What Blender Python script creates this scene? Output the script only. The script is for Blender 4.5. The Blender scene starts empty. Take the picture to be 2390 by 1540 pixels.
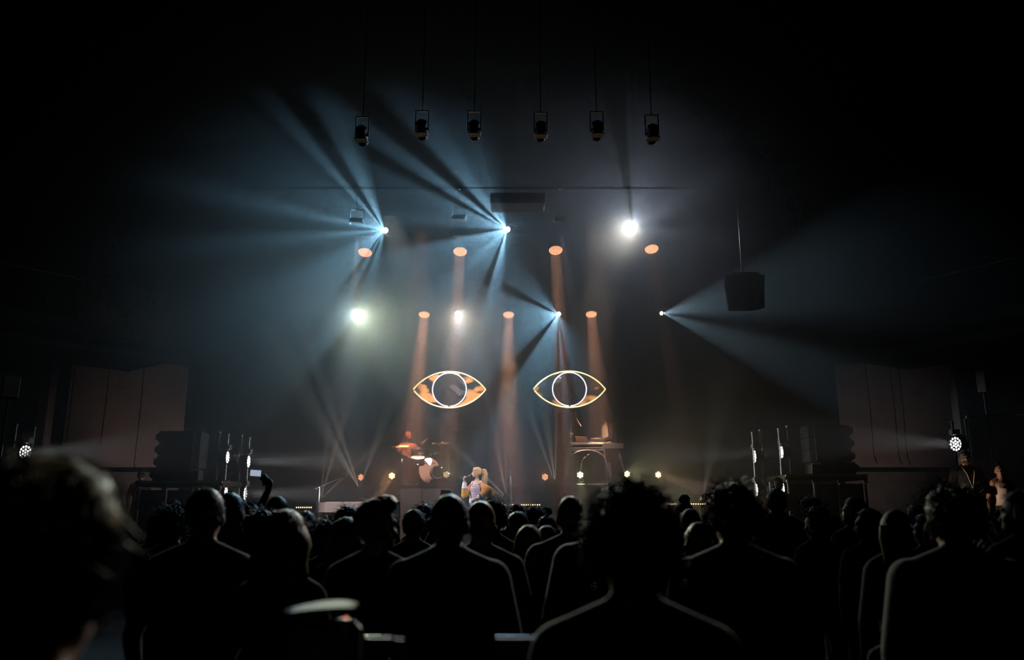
import bpy, bmesh, math, random
from mathutils import Vector, Matrix, noise
R = math.radians
SC = bpy.context.scene
COL = SC.collection

# ------------------------------------------------------------------ camera
F_PX, PITCH, EYE = 1852.0, R(12.6), 1.68
cam_d = bpy.data.cameras.new('camera')
cam = bpy.data.objects.new('camera', cam_d); COL.objects.link(cam)
cam.location = (0, 0, EYE); cam.rotation_euler = (R(90) + PITCH, 0, 0)
cam_d.sensor_width = 36.0; cam_d.lens = 36.0 * F_PX / 2390.0
cam_d.clip_start = 0.05; cam_d.clip_end = 200
cam_d.dof.use_dof = True; cam_d.dof.focus_distance = 16.0; cam_d.dof.aperture_fstop = 1.7
SC.camera = cam

def P(px, py, Y):
    """world point seen at photo pixel (px, py) at stage depth Y"""
    u = (px - 1195.0) / F_PX; v = (770.0 - py) / F_PX
    c, s = math.cos(PITCH), math.sin(PITCH)
    k = Y / (c - v * s)
    return Vector((u * k, Y, EYE + k * (s + v * c)))
def M(npx, Y):
    """size in metres of npx photo pixels at depth Y (near the horizon)"""
    return npx * Y / F_PX * 1.02

# ------------------------------------------------------------------ haze filling the hall (world volume), exposure
world = bpy.data.worlds.new('hall_air'); SC.world = world; world.use_nodes = True
world.node_tree.nodes['Background'].inputs[0].default_value = (0, 0, 0, 1); world.node_tree.nodes['Background'].inputs[1].default_value = 0
def haze_material(name, density, g):
    m = bpy.data.materials.new(name); m.use_nodes = True; nt = m.node_tree; nt.nodes.clear()
    o = nt.nodes.new('ShaderNodeOutputMaterial'); v = nt.nodes.new('ShaderNodeVolumeScatter')
    v.inputs['Color'].default_value = (1, 1, 1, 1); v.inputs['Density'].default_value = density; v.inputs['Anisotropy'].default_value = g
    nt.links.new(v.outputs[0], o.inputs['Volume']); m.cycles.homogeneous_volume = True
    return m
SC.view_settings.view_transform = 'Standard'; SC.view_settings.look = 'None'
SC.view_settings.gamma = 1.0; SC.view_settings.use_curve_mapping = False
SC.view_settings.exposure = 0.0
SC.cycles.use_denoising = True; SC.cycles.denoising_input_passes = 'RGB'
SC.cycles.max_bounces = 1; SC.cycles.diffuse_bounces = 0; SC.cycles.glossy_bounces = 1
SC.cycles.transmission_bounces = 3; SC.cycles.volume_bounces = 0
SC.cycles.sample_clamp_indirect = 2.0
SC.cycles.adaptive_threshold = 0.025; SC.cycles.adaptive_min_samples = 20
SC.cycles.caustics_reflective = False; SC.cycles.caustics_refractive = False

# ------------------------------------------------------------------ mesh helpers
class MB:
    def __init__(s): s.v = []; s.f = []; s.m = []; s.mi = 0
    def add(s, vs, fs, mat=None):
        b = len(s.v)
        if mat is not None: vs = [mat @ Vector(p) for p in vs]
        s.v += [tuple(p) for p in vs]; s.f += [tuple(b + i for i in f) for f in fs]; s.m += [s.mi] * len(fs)
        return s
    def box(s, c, d, mat=None):
        x, y, z = d[0] / 2, d[1] / 2, d[2] / 2; cx, cy, cz = c
        vs = [(cx + i * x, cy + j * y, cz + k * z) for i in (-1, 1) for j in (-1, 1) for k in (-1, 1)]
        return s.add(vs, [(0, 1, 3, 2), (4, 6, 7, 5), (0, 4, 5, 1), (2, 3, 7, 6), (0, 2, 6, 4), (1, 5, 7, 3)], mat)
    def bbox(s, c, d, bev=0.01, mat=None):
        """box with chamfered vertical and horizontal edges"""
        x, y, z = d[0] / 2, d[1] / 2, d[2] / 2; b = min(bev, x * .9, y * .9, z * .9)
        vs = []; 
        def ring(xx, yy, zz, bb):
            return [(-xx + bb, -yy, zz), (xx - bb, -yy, zz), (xx, -yy + bb, zz), (xx, yy - bb, zz), (xx - bb, yy, zz), (-xx + bb, yy, zz), (-xx, yy - bb, zz), (-xx, -yy + bb, zz)]
        for (zz, ins) in ((-z, b), (-z + b, 0), (z - b, 0), (z, b)):
            vs += ring(x - ins, y - ins, zz, b if ins == 0 else b * .6)
        vs = [(p[0] + c[0], p[1] + c[1], p[2] + c[2]) for p in vs]
        fs = [tuple(reversed(range(8))), tuple(range(24, 32))]
        for r in range(3):
            for i in range(8):
                j = (i + 1) % 8; fs.append((r * 8 + i, r * 8 + j, r * 8 + 8 + j, r * 8 + 8 + i))
        return s.add(vs, fs, mat)
    def tube(s, p0, p1, r0, r1=None, n=10, mat=None):
        r1 = r0 if r1 is None else r1
        p0 = Vector(p0); p1 = Vector(p1); d = (p1 - p0)
        if d.length < 1e-9: return s
        d.normalize(); a = d.orthogonal().normalized(); b = d.cross(a)
        vs = []
        for (p, r) in ((p0, r0), (p1, r1)):
            for i in range(n):
                t = 2 * math.pi * i / n; vs.append(p + a * (r * math.cos(t)) + b * (r * math.sin(t)))
        fs = [(i, (i + 1) % n, n + (i + 1) % n, n + i) for i in range(n)] + [tuple(reversed(range(n))), tuple(range(n, 2 * n))]
        return s.add(vs, fs, mat)
    def path(s, pts, r, n=8, closed=False, mat=None):
        pts = [Vector(p) for p in pts]; N = len(pts); rs = r if isinstance(r, (list, tuple)) else [r] * N
        vs = []; a = None
        for i, p in enumerate(pts):
            q0 = pts[i - 1] if (i > 0 or closed) else pts[i]; q1 = pts[(i + 1) % N] if (i < N - 1 or closed) else pts[i]
            d = (q1 - q0).normalized()
            if a is None: a = d.orthogonal().normalized()
            else:
                a = a - d * a.dot(d); a = a.normalized() if a.length > 1e-6 else d.orthogonal().normalized()
            b = d.cross(a)
            for k in range(n):
                t = 2 * math.pi * k / n; vs.append(p + a * (rs[i] * math.cos(t)) + b * (rs[i] * math.sin(t)))
        fs = []
        for i in range(N if closed else N - 1):
            j = (i + 1) % N
            for k in range(n):
                l = (k + 1) % n; fs.append((i * n + k, i * n + l, j * n + l, j * n + k))
        if not closed: fs += [tuple(reversed(range(n))), tuple(range((N - 1) * n, N * n))]
        return s.add(vs, fs, mat)
    def lathe(s, prof, n=24, mat=None, sx=1.0, sy=1.0):
        """profile of (radius, z) spun about z"""
        vs = []; fs = []; K = len(prof)
        for (r, z) in prof:
            for i in range(n):
                t = 2 * math.pi * i / n; vs.append((r * math.cos(t) * sx, r * math.sin(t) * sy, z))
        for k in range(K - 1):
            for i in range(n):
                j = (i + 1) % n; fs.append((k * n + i, k * n + j, (k + 1) * n + j, (k + 1) * n + i))
        if prof[0][0] > 1e-6: fs.append(tuple(reversed(range(n))))
        if prof[-1][0] > 1e-6: fs.append(tuple(range((K - 1) * n, K * n)))
        return s.add(vs, fs, mat)
    def ell(s, c, r, nu=14, nv=9, mat=None):
        prof = [(math.sin(math.pi * k / nv), -math.cos(math.pi * k / nv)) for k in range(nv + 1)]
        prof[0] = (1e-4, -1); prof[-1] = (1e-4, 1)
        m = Matrix.Translation(c) @ Matrix.Diagonal((r[0], r[1], r[2], 1))
        if mat is not None: m = mat @ m
        return s.lathe(prof, nu, m)
    def loft(s, rings, n=20, mat=None, power=2.0):
        """closed loft of superelliptic rings (cx, cy, cz, rx, ry)"""
        vs = []; fs = []; K = len(rings)
        for (cx, cy, cz, rx, ry) in rings:
            for i in range(n):
                t = 2 * math.pi * i / n; c, q = math.cos(t), math.sin(t)
                e = 2.0 / power
                vs.append((cx + rx * math.copysign(abs(c) ** e, c), cy + ry * math.copysign(abs(q) ** e, q), cz))
        for k in range(K - 1):
            for i in range(n):
                j = (i + 1) % n; fs.append((k * n + i, k * n + j, (k + 1) * n + j, (k + 1) * n + i))
        fs += [tuple(reversed(range(n))), tuple(range((K - 1) * n, K * n))]
        return s.add(vs, fs, mat)
    def prism(s, poly, z0, z1, mat=None):
        n = len(poly)
        vs = [(x, y, z0) for x, y in poly] + [(x, y, z1) for x, y in poly]
        fs = [tuple(reversed(range(n))), tuple(range(n, 2 * n))] + [(i, (i + 1) % n, n + (i + 1) % n, n + i) for i in range(n)]
        return s.add(vs, fs, mat)
    def mesh(s, name, mats, smooth=False):
        me = bpy.data.meshes.new(name); me.from_pydata(s.v, [], s.f)
        mats = mats if isinstance(mats, (list, tuple)) else [mats]
        for m in mats: me.materials.append(m)
        if len(mats) > 1: me.polygons.foreach_set('material_index', s.m)
        if smooth:
            me.polygons.foreach_set('use_smooth', [True] * len(me.polygons))
            try: me.set_sharp_from_angle(angle=R(40))
            except Exception: pass
        me.update(); return me
    def build(s, name, mats, parent=None, smooth=False, loc=None):
        o = bpy.data.objects.new(name, s.mesh(name, mats, smooth)); COL.objects.link(o)
        if parent is not None: o.parent = parent
        if loc is not None: o.location = loc
        return o

def tag(o, label, cat, group=None):
    o['label'] = label; o['category'] = cat
    if group: o['group'] = group
    return o
def thing(name, label, cat, loc=(0, 0, 0), rz=0.0, group=None):
    o = bpy.data.objects.new(name, None); COL.objects.link(o)
    o.empty_display_size = 0.1; o.location = loc; o.rotation_euler = (0, 0, rz)
    return tag(o, label, cat, group)
def struct(name, mb, mat, smooth=False, label=None):
    o = mb.build(name, mat, None, smooth); o['kind'] = 'structure'
    if label: o['label'] = label
    return o
def frame(origin, zdir, up=(0, 0, 1)):
    """matrix whose +Z runs along zdir"""
    z = Vector(zdir).normalized(); u = Vector(up)
    x = u.cross(z)
    if x.length < 1e-5: x = Vector((1, 0, 0)).cross(z)
    x.normalize(); y = z.cross(x)
    m = Matrix((x, y, z)).transposed().to_4x4(); m.translation = Vector(origin); return m

# ------------------------------------------------------------------ materials
MATS = {}
def mat(name, col=(.5, .5, .5), rough=.5, metal=0., noise_s=0., noise_a=.3, emit=None, es=0., coat=0., spec=.5, bump=0., sheen=0., alpha=1., trans=0.):
    if name in MATS: return MATS[name]
    m = bpy.data.materials.new(name); m.use_nodes = True; nt = m.node_tree
    b = nt.nodes['Principled BSDF']
    b.inputs['Base Color'].default_value = (*col, 1); b.inputs['Roughness'].default_value = rough; b.inputs['Metallic'].default_value = metal
    b.inputs['Coat Weight'].default_value = coat; b.inputs['Specular IOR Level'].default_value = spec
    b.inputs['Sheen Weight'].default_value = sheen; b.inputs['Alpha'].default_value = alpha; b.inputs['Transmission Weight'].default_value = trans
    if emit:
        b.inputs['Emission Color'].default_value = (*emit, 1); b.inputs['Emission Strength'].default_value = es
        m.cycles.emission_sampling = 'NONE'
    if noise_s:
        tc = nt.nodes.new('ShaderNodeTexCoord'); nz = nt.nodes.new('ShaderNodeTexNoise'); nz.inputs['Scale'].default_value = noise_s; nz.inputs['Detail'].default_value = 4
        mp = nt.nodes.new('ShaderNodeMapRange'); mp.inputs['To Min'].default_value = 1 - noise_a; mp.inputs['To Max'].default_value = 1 + noise_a
        mx = nt.nodes.new('ShaderNodeMix'); mx.data_type = 'RGBA'; mx.blend_type = 'MULTIPLY'; mx.inputs['Factor'].default_value = 1
        mx.inputs['A'].default_value = (*col, 1)
        nt.links.new(tc.outputs['Object'], nz.inputs['Vector']); nt.links.new(nz.outputs['Fac'], mp.inputs['Value'])
        nt.links.new(mp.outputs[0], mx.inputs['B']); nt.links.new(mx.outputs['Result'], b.inputs['Base Color'])
        if bump:
            bp = nt.nodes.new('ShaderNodeBump'); bp.inputs['Strength'].default_value = bump; bp.inputs['Distance'].default_value = .02
            nt.links.new(nz.outputs['Fac'], bp.inputs['Height']); nt.links.new(bp.outputs[0], b.inputs['Normal'])
    MATS[name] = m; return m

BLACK = mat('black_paint', (.012, .012, .013), .55, 0, 30, .3)
BLACKM = mat('black_metal', (.02, .02, .022), .35, .4, 40, .3)
STEEL = mat('brushed_steel', (.55, .55, .57), .3, 1., 60, .15)
CHROME = mat('chrome', (.8, .8, .82), .12, 1.)
DARKPL = mat('dark_plastic', (.02, .02, .022), .4, 0, 50, .2)
CLOTHB = mat('black_cloth', (.01, .01, .011), .95, 0, 12, .4, bump=.3)

# ------------------------------------------------------------------ lamp light: a spot with an optional break-up gobo
O_CAM = Vector((0, 0, EYE))
def screen_axes(p):
    v = (O_CAM - p).normalized()
    r = Vector((1, 0, 0)); r = (r - v * r.dot(v)).normalized(); u = r.cross(-v) * -1
    u = Vector((0, 0, 1)) - v * v.z; u.normalize(); r = (r - u * r.dot(u)).normalized()
    return v, r, u
def beam_axis(p, theta, phi):
    """direction theta degrees off the line to the audience seat, leaning to clock angle phi (0 = stage left, 90 = up)"""
    v, r, u = screen_axes(p)
    w = r * math.cos(R(phi)) + u * math.sin(R(phi))
    return (v * math.cos(R(theta)) + w * math.sin(R(theta))).normalized()
def spot(name, p, axis, half, power, col, radius=.02, blend=.25, gobo=None, parent=None):
    d = bpy.data.lights.new(name, 'SPOT'); d.energy = power; d.color = col; d.spot_size = R(2 * half); d.spot_blend = blend
    d.shadow_soft_size = radius
    o = bpy.data.objects.new(name, d); COL.objects.link(o)
    axis = Vector(axis).normalized()
    m = frame(p, -axis)
    if parent is not None:
        o.parent = parent
        m = parent.matrix_basis.inverted() @ m
    o.matrix_basis = m
    if gobo:
        ct, stops = gobo           # ct: centre of the fan in gobo space; stops: (degrees, level)
        d.use_nodes = True; nt = d.node_tree; em = nt.nodes['Emission']
        tc = nt.nodes.new('ShaderNodeTexCoord'); sx = nt.nodes.new('ShaderNodeSeparateXYZ'); nt.links.new(tc.outputs['Normal'], sx.inputs[0])
        def mth(op, a, b=None):
            n = nt.nodes.new('ShaderNodeMath'); n.operation = op
            for i, q in enumerate((a, b)):
                if q is None: continue
                if isinstance(q, (int, float)): n.inputs[i].default_value = q
                else: nt.links.new(q, n.inputs[i])
            return n.outputs[0]
        px = mth('DIVIDE', sx.outputs[0], mth('ABSOLUTE', sx.outputs[2])); py = mth('DIVIDE', sx.outputs[1], mth('ABSOLUTE', sx.outputs[2]))
        ang = mth('ARCTAN2', mth('SUBTRACT', py, ct[1]), mth('SUBTRACT', ct[0], px))
        f = mth('FRACT', mth('ADD', mth('DIVIDE', ang, 2 * math.pi), 1.0))
        cr = nt.nodes.new('ShaderNodeValToRGB'); nt.links.new(f, cr.inputs[0])
        el = cr.color_ramp.elements; st = sorted(((a % 360) / 360.0, l) for a, l in stops)
        while len(el) < len(st): el.new(.5)
        for e, (a, l) in zip(el, st): e.position = a; e.color = (l, l, l, 1)
        nt.links.new(cr.outputs[0], em.inputs['Strength'])
    return o
def gobo_center(p, axis):
    """where the line to the seats crosses the gobo plane, in the lamp's own frame"""
    m = frame(p, -axis).to_3x3(); l = m.inverted() @ (O_CAM - p).normalized()
    return (l.x / abs(l.z), l.y / abs(l.z))

# ------------------------------------------------------------------ hall shell
PLASTER = mat('dark_plaster', (.035, .031, .033), .9, 0, 1.3, .35, bump=.2)
WALLBR = mat('brown_wall_paint', (.15, .115, .108), .85, 0, .8, .3, bump=.15)
FLOORM = mat('worn_dark_floor', (.02, .02, .021), .7, 0, 3, .4)
DRAPE = mat('black_stage_drape', (.003, .003, .0035), 1.0, 0, 6, .3, spec=.05)
WIRE = mat('matt_black_wire', (.004, .004, .004), 1.0, 0, spec=.0)
STONE = mat('dark_rough_stone', (.05, .047, .047), .9, 0, 4, .6, bump=.8)
def slab(name, c, d, m): 
    mb = MB(); mb.box(c, d); return struct(name, mb, m)
CEIL = 15.0
slab('floor', (0, 10, -.1), (28, 30, .2), FLOORM)
slab('ceiling', (0, 10, CEIL + .1), (28, 30, .2), PLASTER)
slab('wall_back', (0, 24.1, CEIL / 2), (28, .2, CEIL), WALLBR)
slab('wall_front', (0, -4.1, CEIL / 2), (28, .2, CEIL), PLASTER)
slab('wall_left', (-13.6, 10, CEIL / 2), (.2, 30, CEIL), DRAPE)
slab('wall_right', (13.6, 10, CEIL / 2), (.2, 30, CEIL), DRAPE)
for side, nm in ((-1, 'trim_1'), (1, 'trim_2')):
    slab(nm, (side * 10.2, 23.85, 1.35), (6.6, .3, 2.7), STONE)
    o = bpy.data.objects[nm]; o['label'] = 'dark rough low wall along the foot of the back wall'
# stage deck: skirt and planked top
mb = MB(); mb.box((0, 19.3, .42), (17.2, 9.0, .84)); stage = struct('stage', mb, BLACK)
STAGEB = mat('black_stage_board', (.03, .028, .028), .45, 0, 7, .4)
pm = MB(); pm.bbox((0, 0, 0), (17.2, .48, .06), .006); pme = pm.mesh('stage_board', STAGEB)
for k in range(18):
    o = bpy.data.objects.new('stage_board', pme); COL.objects.link(o); o.parent = stage; o.location = (0, 15.06 + k * .5, .87)
STAGE_Z = .9
# back drape in pleats
def drape(name, x0, x1, y, z0, z1, m, pleats=40, amp=.09, parent=None):
    n = pleats * 6; vs = []; fs = []
    for k, z in enumerate((z0, z1)):
        for i in range(n + 1):
            t = i / n; a = amp * (1.0 if k == 0 else .7)
            vs.append((x0 + (x1 - x0) * t, y + a * math.sin(2 * math.pi * pleats * t + math.sin(t * 17) * 1.5), z))
    for i in range(n): fs.append((i, i + 1, n + 2 + i, n + 1 + i))
    mb = MB(); mb.add(vs, fs); o = mb.build(name, m, parent, True)
    o.modifiers.new('thick', 'SOLIDIFY').thickness = .02
    return o
for a, b, lab in ((-9.6, 0, 'tall black pleated drape behind the drum riser'), (0, 9.6, 'tall black pleated drape behind the keyboard riser')):
    tag(drape('stage_drape', a, b - .02, 23.3, STAGE_Z, 12.0, DRAPE, 26), lab, 'curtain')

# side galleries on the diagonal, with fascia, railing and columns
GAL = mat('gallery_fascia_grey', (.03, .03, .029), .6, 0, 2.5, .3)
RAILM = mat('gallery_rail_steel', (.12, .12, .115), .4, .8, 20, .2)
def gallery(s, A, B, lab, collab):
    A = Vector((A[0], A[1], 0)); B = Vector((B[0], B[1], 0)); d = (B - A).normalized(); n = Vector((d.y, -d.x, 0))
    if n.x * s > 0: n = -n                       # n points to the hall centre
    L = (B - A).length; ang = math.atan2(d.y, d.x)
    g = thing('gallery', lab, 'balcony', (A.x, A.y, 5.2), ang); g['kind'] = 'structure'
    sg = 1 if Vector((-math.sin(ang), math.cos(ang), 0)).dot(n) > 0 else -1
    mb = MB(); mb.box((L / 2, -sg * 1.6, .3), (L, 3.2, .2)); mb.build('deck', PLASTER, g)
    npan = 6
    for k in range(npan):
        mb = MB(); mb.bbox((L * (k + .5) / npan, sg * .03, .56), (L / npan - .05, .08, .3), .012); mb.build('fascia_panel', GAL, g)
    mb = MB(); mb.bbox((L / 2, sg * .02, .1), (L, .1, .2), .02); mb.build('edge_beam', GAL, g)
    for z, r in ((1.68, .028), (1.35, .012), (1.05, .012)):
        mb = MB(); mb.tube((0, 0, z), (L, 0, z), r); mb.build('rail', RAILM, g, True)
    for k in range(8):
        mb = MB(); mb.tube((L * k / 7, 0, .4), (L * k / 7, 0, 1.68), .018); mb.build('baluster_post', RAILM, g, True)
    return g
gallery(-1, (-13.4, 13.73), (-8.3, 20.0), 'grey side gallery with thin railing on the left wall', '')
gallery(1, (13.4, 12.0), (8.3, 20.0), 'grey side gallery with thin railing on the right wall', '')
def column(p, lab):
    mb = MB(); mb.bbox((0, 0, 2.55), (.26, .26, 5.1), .03); mb.bbox((0, 0, .15), (.36, .36, .3), .02); mb.bbox((0, 0, 5.0), (.36, .36, .2), .02)
    o = mb.build('gallery_column', mat('column_paint', (.16, .145, .14), .7, 0, 3, .25), None, False, p); tag(o, lab, 'column')
column((-10.45, 17.75, 0), 'pale square column under the left gallery, behind the big blurred head')
column((9.85, 17.4, 0), 'pale square column under the right gallery, above the man with the lanyard')
# cables hanging from the galleries in front of the brown wall
for px, y0, y1, Y, lab in ((148, 835, 1075, 22, 'thin black cable hanging beside the left column'), (234, 860, 1040, 22, 'thin black cable hanging mid-way along the left wall'),
                           (313, 930, 1082, 21, 'thicker black cable hanging left of the dark speaker stack'),
                           (2040, 925, 1062, 21, 'thin black cable hanging right of the dark speaker stack'), (2098, 985, 1065, 22, 'thin black cable hanging mid-way along the right wall'),
                           (2118, 990, 1066, 22, 'thin black cable hanging left of the right column')):
    b = P(px, y1, 20.2); a = Vector((b.x, b.y, 5.42))
    mb = MB(); mb.path([a, (a.x + .02, a.y, (a.z + b.z) / 2), b, (b.x + .06, b.y, b.z - .2)], .012, 8)
    tag(mb.build('hanging_cable', BLACK, None, True), lab, 'cable')

# ------------------------------------------------------------------ flown lighting bars
def truss(Y, z, x0, x1, lab, w=.3):
    t = thing('lighting_bar', lab, 'lighting bar', (0, Y, z), 0, 'black lighting bars flown over stage and hall')
    mb = MB(); mb.tube((x0, 0, 0), (x1, 0, 0), .02, n=10); mb.build('pipe', WIRE, t, True)
    for k in range(5):
        x = x0 + .4 + (x1 - x0 - .8) * k / 4
        mb = MB(); mb.tube((x, 0, 0), (x, 0, CEIL - z), .003, n=5); mb.build('hanging_wire', WIRE, t)
    return t
BARS = {}
Z_FRONT, Z_REAR, Z_MID, Z_FOH, Z_BAR = 8.05, 7.25, 7.55, 9.3, 7.15
BARY = {Z_FRONT: 16.25, Z_REAR: 20.25, Z_MID: 14.0, Z_FOH: 10.0, Z_BAR: 18.0}
truss(BARY[Z_FRONT], Z_FRONT, -6, 6, 'black bar carrying the three upper bright beam lights')
truss(BARY[Z_REAR], Z_REAR, -6, 6, 'black bar carrying the lower row of beam lights')
truss(BARY[Z_FOH], Z_FOH, -5, 5, 'black bar nearest the audience with spotlights')
truss(BARY[Z_MID], Z_MID, -5, 5, 'black bar carrying the projector and small bar lamps')
truss(BARY[Z_BAR], Z_BAR, -6, 6, 'black bar carrying the row of small strobe bars')

# ------------------------------------------------------------------ moving heads, wash lights
LENSW = mat('lamp_core_white', (.9, .9, .9), .2, 0, emit=(.93, .97, 1.0), es=14.)
LENSG = mat('lamp_core_greenish', (.9, .9, .9), .2, 0, emit=(.9, 1.0, .93), es=40.)
LENSY = mat('lamp_core_warm', (.9, .9, .9), .2, 0, emit=(1.0, .93, .82), es=40.)
LEDO = mat('led_cell_orange', (.9, .5, .3), .3, 0, emit=(1.0, .40, .19), es=2.4)
LEDF = mat('led_face_red_glow', (.5, .1, .05), .4, 0, emit=(1.0, .22, .09), es=.55)
FIX = mat('fixture_black', (.007, .007, .008), .6, 0, 40, .2, spec=.2)
def moving_head(px, py, Y, theta, phi, half, power, col, lab, truss_z, core, lens_r=.045, stops=None, blend=.4, glow=0, glow_col=None, core_beam=None):
    p = P(px, py, Y); ax = beam_axis(p, theta, phi)
    pv = p - ax * .2
    t = thing('moving_head_light', lab, 'stage light', pv, 0, 'beam lights on the flown bars')
    m = frame((0, 0, 0), ax)
    mb = MB(); mb.lathe([(.05, -.2), (.115, -.16), (.12, -.02), (.1, .04), (.088, .17), (.075, .175), (.07, .15)], 20, m); mb.build('head', FIX, t, True)
    mb = MB(); mb.lathe([(.001, .165), (lens_r, .165), (lens_r + .004, .158)], 20, m); mb.build('lens', core, t, True)
    mb = MB()
    for sx in (-1, 1): mb.bbox((sx * .16, 0, .13), (.05, .1, .42), .015)
    mb.bbox((0, 0, .35), (.37, .12, .06), .015); mb.build('yoke', FIX, t)
    mb = MB(); mb.bbox((0, 0, .46), (.34, .24, .15), .02); mb.build('base', FIX, t)
    for sx in (-.09, .09):
        mb = MB(); mb.tube((sx, 0, .5), (sx, BARY[truss_z] - pv.y, truss_z - pv.z), .014, n=8); mb.bbox((sx, BARY[truss_z] - pv.y, truss_z - pv.z), (.04, .07, .07), .01); mb.build('clamp', BLACKM, t)
    g = (gobo_center(p, ax), stops) if stops else None
    spot('lamp_beam', p + ax * .02, ax, half, power, col, .015, blend, g)
    if core_beam:
        tg, pw, cc = core_beam; ca = (Vector(tg) - p).normalized(); spot('core_beam', p + ca * .03, ca, 8, pw, cc, .03, .9)
    if glow:
        va = (O_CAM - p).normalized(); spot('lens_spill', p + va * .06, va, 72, glow * 3, glow_col or col, .03, 1.0)
    return t
TEAL = (.32, .70, 1.0)
moving_head(898, 537, 16, 28, 168, 37, 950, TEAL, 'upper beam light fanning teal rays to the far left', Z_FRONT, LENSW, .055, stops=[
    (98, 0), (106, .5), (110, .9), (116, .8), (119, .03), (125, .03), (128, .9), (131, .8), (133, .25), (140, .4), (158, .5), (163, 1), (168, .35), (173, .25), (178, .8), (184, .35), (191, .3), (200, .7), (214, .9), (223, .9),
    (226, .08), (230, .12), (232, .8), (236, .8), (238, .03), (243, .03), (245.5, 1), (253, .8), (260, 0)], glow=10)
moving_head(1183, 535, 16, 28, 172, 37, 1200, TEAL, 'upper beam light fanning teal rays, second from the left', Z_FRONT, LENSW, .055, stops=[
    (84, 0), (96, .25), (104, .6), (110, .45), (114, .5), (120, .9), (127, .9), (130, .03), (136, .03), (138, 1), (141.5, .9), (143.5, .05), (146.5, .08), (149, .6), (158, .5), (166, .4), (170, .1), (178, .03), (182, .8), (190, .7), (202, .5), (212, .9), (224, .6),
    (234, .7), (236.5, .02), (243, .02), (245.5, 2.6), (255, 2.4), (261, .35), (285, .25), (312, 0)], glow=14)
moving_head(1478, 530, 16, 9, 95, 36, 300, (.62, .74, 1.0), 'dazzling upper beam light aimed straight at the audience', Z_FRONT, LENSY, .06, stops=[
    (0, .1), (8, .1), (17, .55), (30, .9), (50, .5), (72, .9), (90, .8), (92, .02), (99, .02), (102, .6), (140, .8), (180, .7), (230, .5), (262, .25), (300, .12), (335, .25), (351, .6), (356, .15)], glow=60, glow_col=(.75, .85, 1), core_beam=((-.6, 1.5, 1.6), 2700, (1, .9, .72)))
moving_head(831, 733, 20, 7, 200, 26, 380, (.38, .76, 1.0), 'dazzling greenish-white beam light at the left end of the lower row', Z_REAR, LENSG, .09, stops=[
    (0, .5), (30, .4), (60, .6), (85, .3), (110, .7), (150, .7), (180, .9), (205, .8), (219, 1.2), (229, 1.1), (236, .25), (246, .3), (258, 1), (276, 1), (290, .3), (302, .9), (318, .9), (330, .35)], glow=45, glow_col=(.8, 1, .9), core_beam=((.6, 2.5, 1.6), 3600, (.93, 1, .7)))
moving_head(1069, 733, 20, 24, 277, 13, 500, (.7, .77, 1.0), 'warm dazzling beam light pointing down above the left neon eye', Z_REAR, LENSY, .08, glow=28, glow_col=(1, .86, .74), core_beam=((.2, 3.5, 1.6), 2200, (1, .88, .74)))
moving_head(1303, 733, 20, 26.5, 205, 33, 920, TEAL, 'lower beam light fanning rays down left of the right neon eye', Z_REAR, LENSW, .05, stops=[
    (105, 0), (116, .35), (128, .6), (141, .5), (143, .03), (151, .03), (154, .7), (170, .8), (186, .6), (200, .7), (212, .45), (215, .04), (223, .05), (226, .9), (246, 1), (255, .7), (257.5, .08), (260.5, .1), (262, 1), (264.5, 1), (266.5, .08), (271, .1), (274, .9), (292, .7), (318, 0)])
moving_head(1546, 731, 20, 34, 358, 19, 420, (.5, .8, 1.0), 'small beam light fanning two rays to the right above the hanging speaker', Z_REAR, LENSW, .045, stops=[
    (0, .12), (3, .3), (8, .8), (22, 1), (30, .7), (36, 0), (320, 0), (328, .6), (340, 1), (352, .7), (356.5, .1)], blend=.3)

def cells(face_r, rings, r, z, m):
    mb = MB(); pts = [(0, 0)]
    for k in range(1, rings + 1):
        n = 6 * k
        for i in range(n):
            t = 2 * math.pi * (i + .5 * (k % 2)) / n; q = face_r * k / (rings + .45); pts.append((q * math.cos(t), q * math.sin(t)))
    for x, y in pts: mb.lathe([(r, z), (r * .75, z + .006), (.0005, z + .008)], 8, m @ Matrix.Translation((x, y, 0)))
    return mb
def wash_light(px, py, Y, power, lab, truss_z, tilt=.5):
    front = Y < 18
    p = P(px, py, Y); ax = Vector((0, -tilt, -1)).normalized(); pv = p - ax * .12
    t = thing('wash_light', lab, 'stage light', pv, 0, 'round orange LED wash lights on the flown bars')
    m = frame((0, 0, 0), ax)
    mb = MB(); mb.lathe([(.07, -.14), (.13, -.1), (.155, 0), (.158, .12), (.148, .125), (.145, .1)], 28, m); mb.build('head', FIX, t, True)
    mb = MB(); mb.lathe([(.001, .1), (.145, .1)], 28, m); mb.build('face_plate', LEDF, t)
    cells(.145, 4, .0125, .101, m).build('led_cells', LEDO, t, True)
    mb = MB()
    for sx in (-1, 1): mb.bbox((sx * .185, 0, .1), (.04, .09, .36), .012)
    mb.bbox((0, 0, .29), (.41, .11, .05), .012); mb.build('yoke', FIX, t)
    mb = MB(); mb.bbox((0, 0, .38), (.3, .22, .13), .02); mb.build('base', FIX, t)
    mb = MB()
    mb.tube((0, 0, .43), (0, BARY[truss_z] - pv.y, truss_z - pv.z), .018, n=8); mb.bbox((0, BARY[truss_z] - pv.y, truss_z - pv.z), (.05, .07, .07), .01); mb.build('drop_pipe', BLACKM, t)
    d = bpy.data.lights.new('wash_beam', 'AREA'); d.shape = 'DISK'; d.size = .24; d.spread = R(6 if front else 13); d.energy = power * (.0030 if front else .0125); d.color = (1.0, .44, .24)
    o = bpy.data.objects.new('wash_beam', d); COL.objects.link(o); o.matrix_basis = frame(p + ax * .02, -ax)
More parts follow.
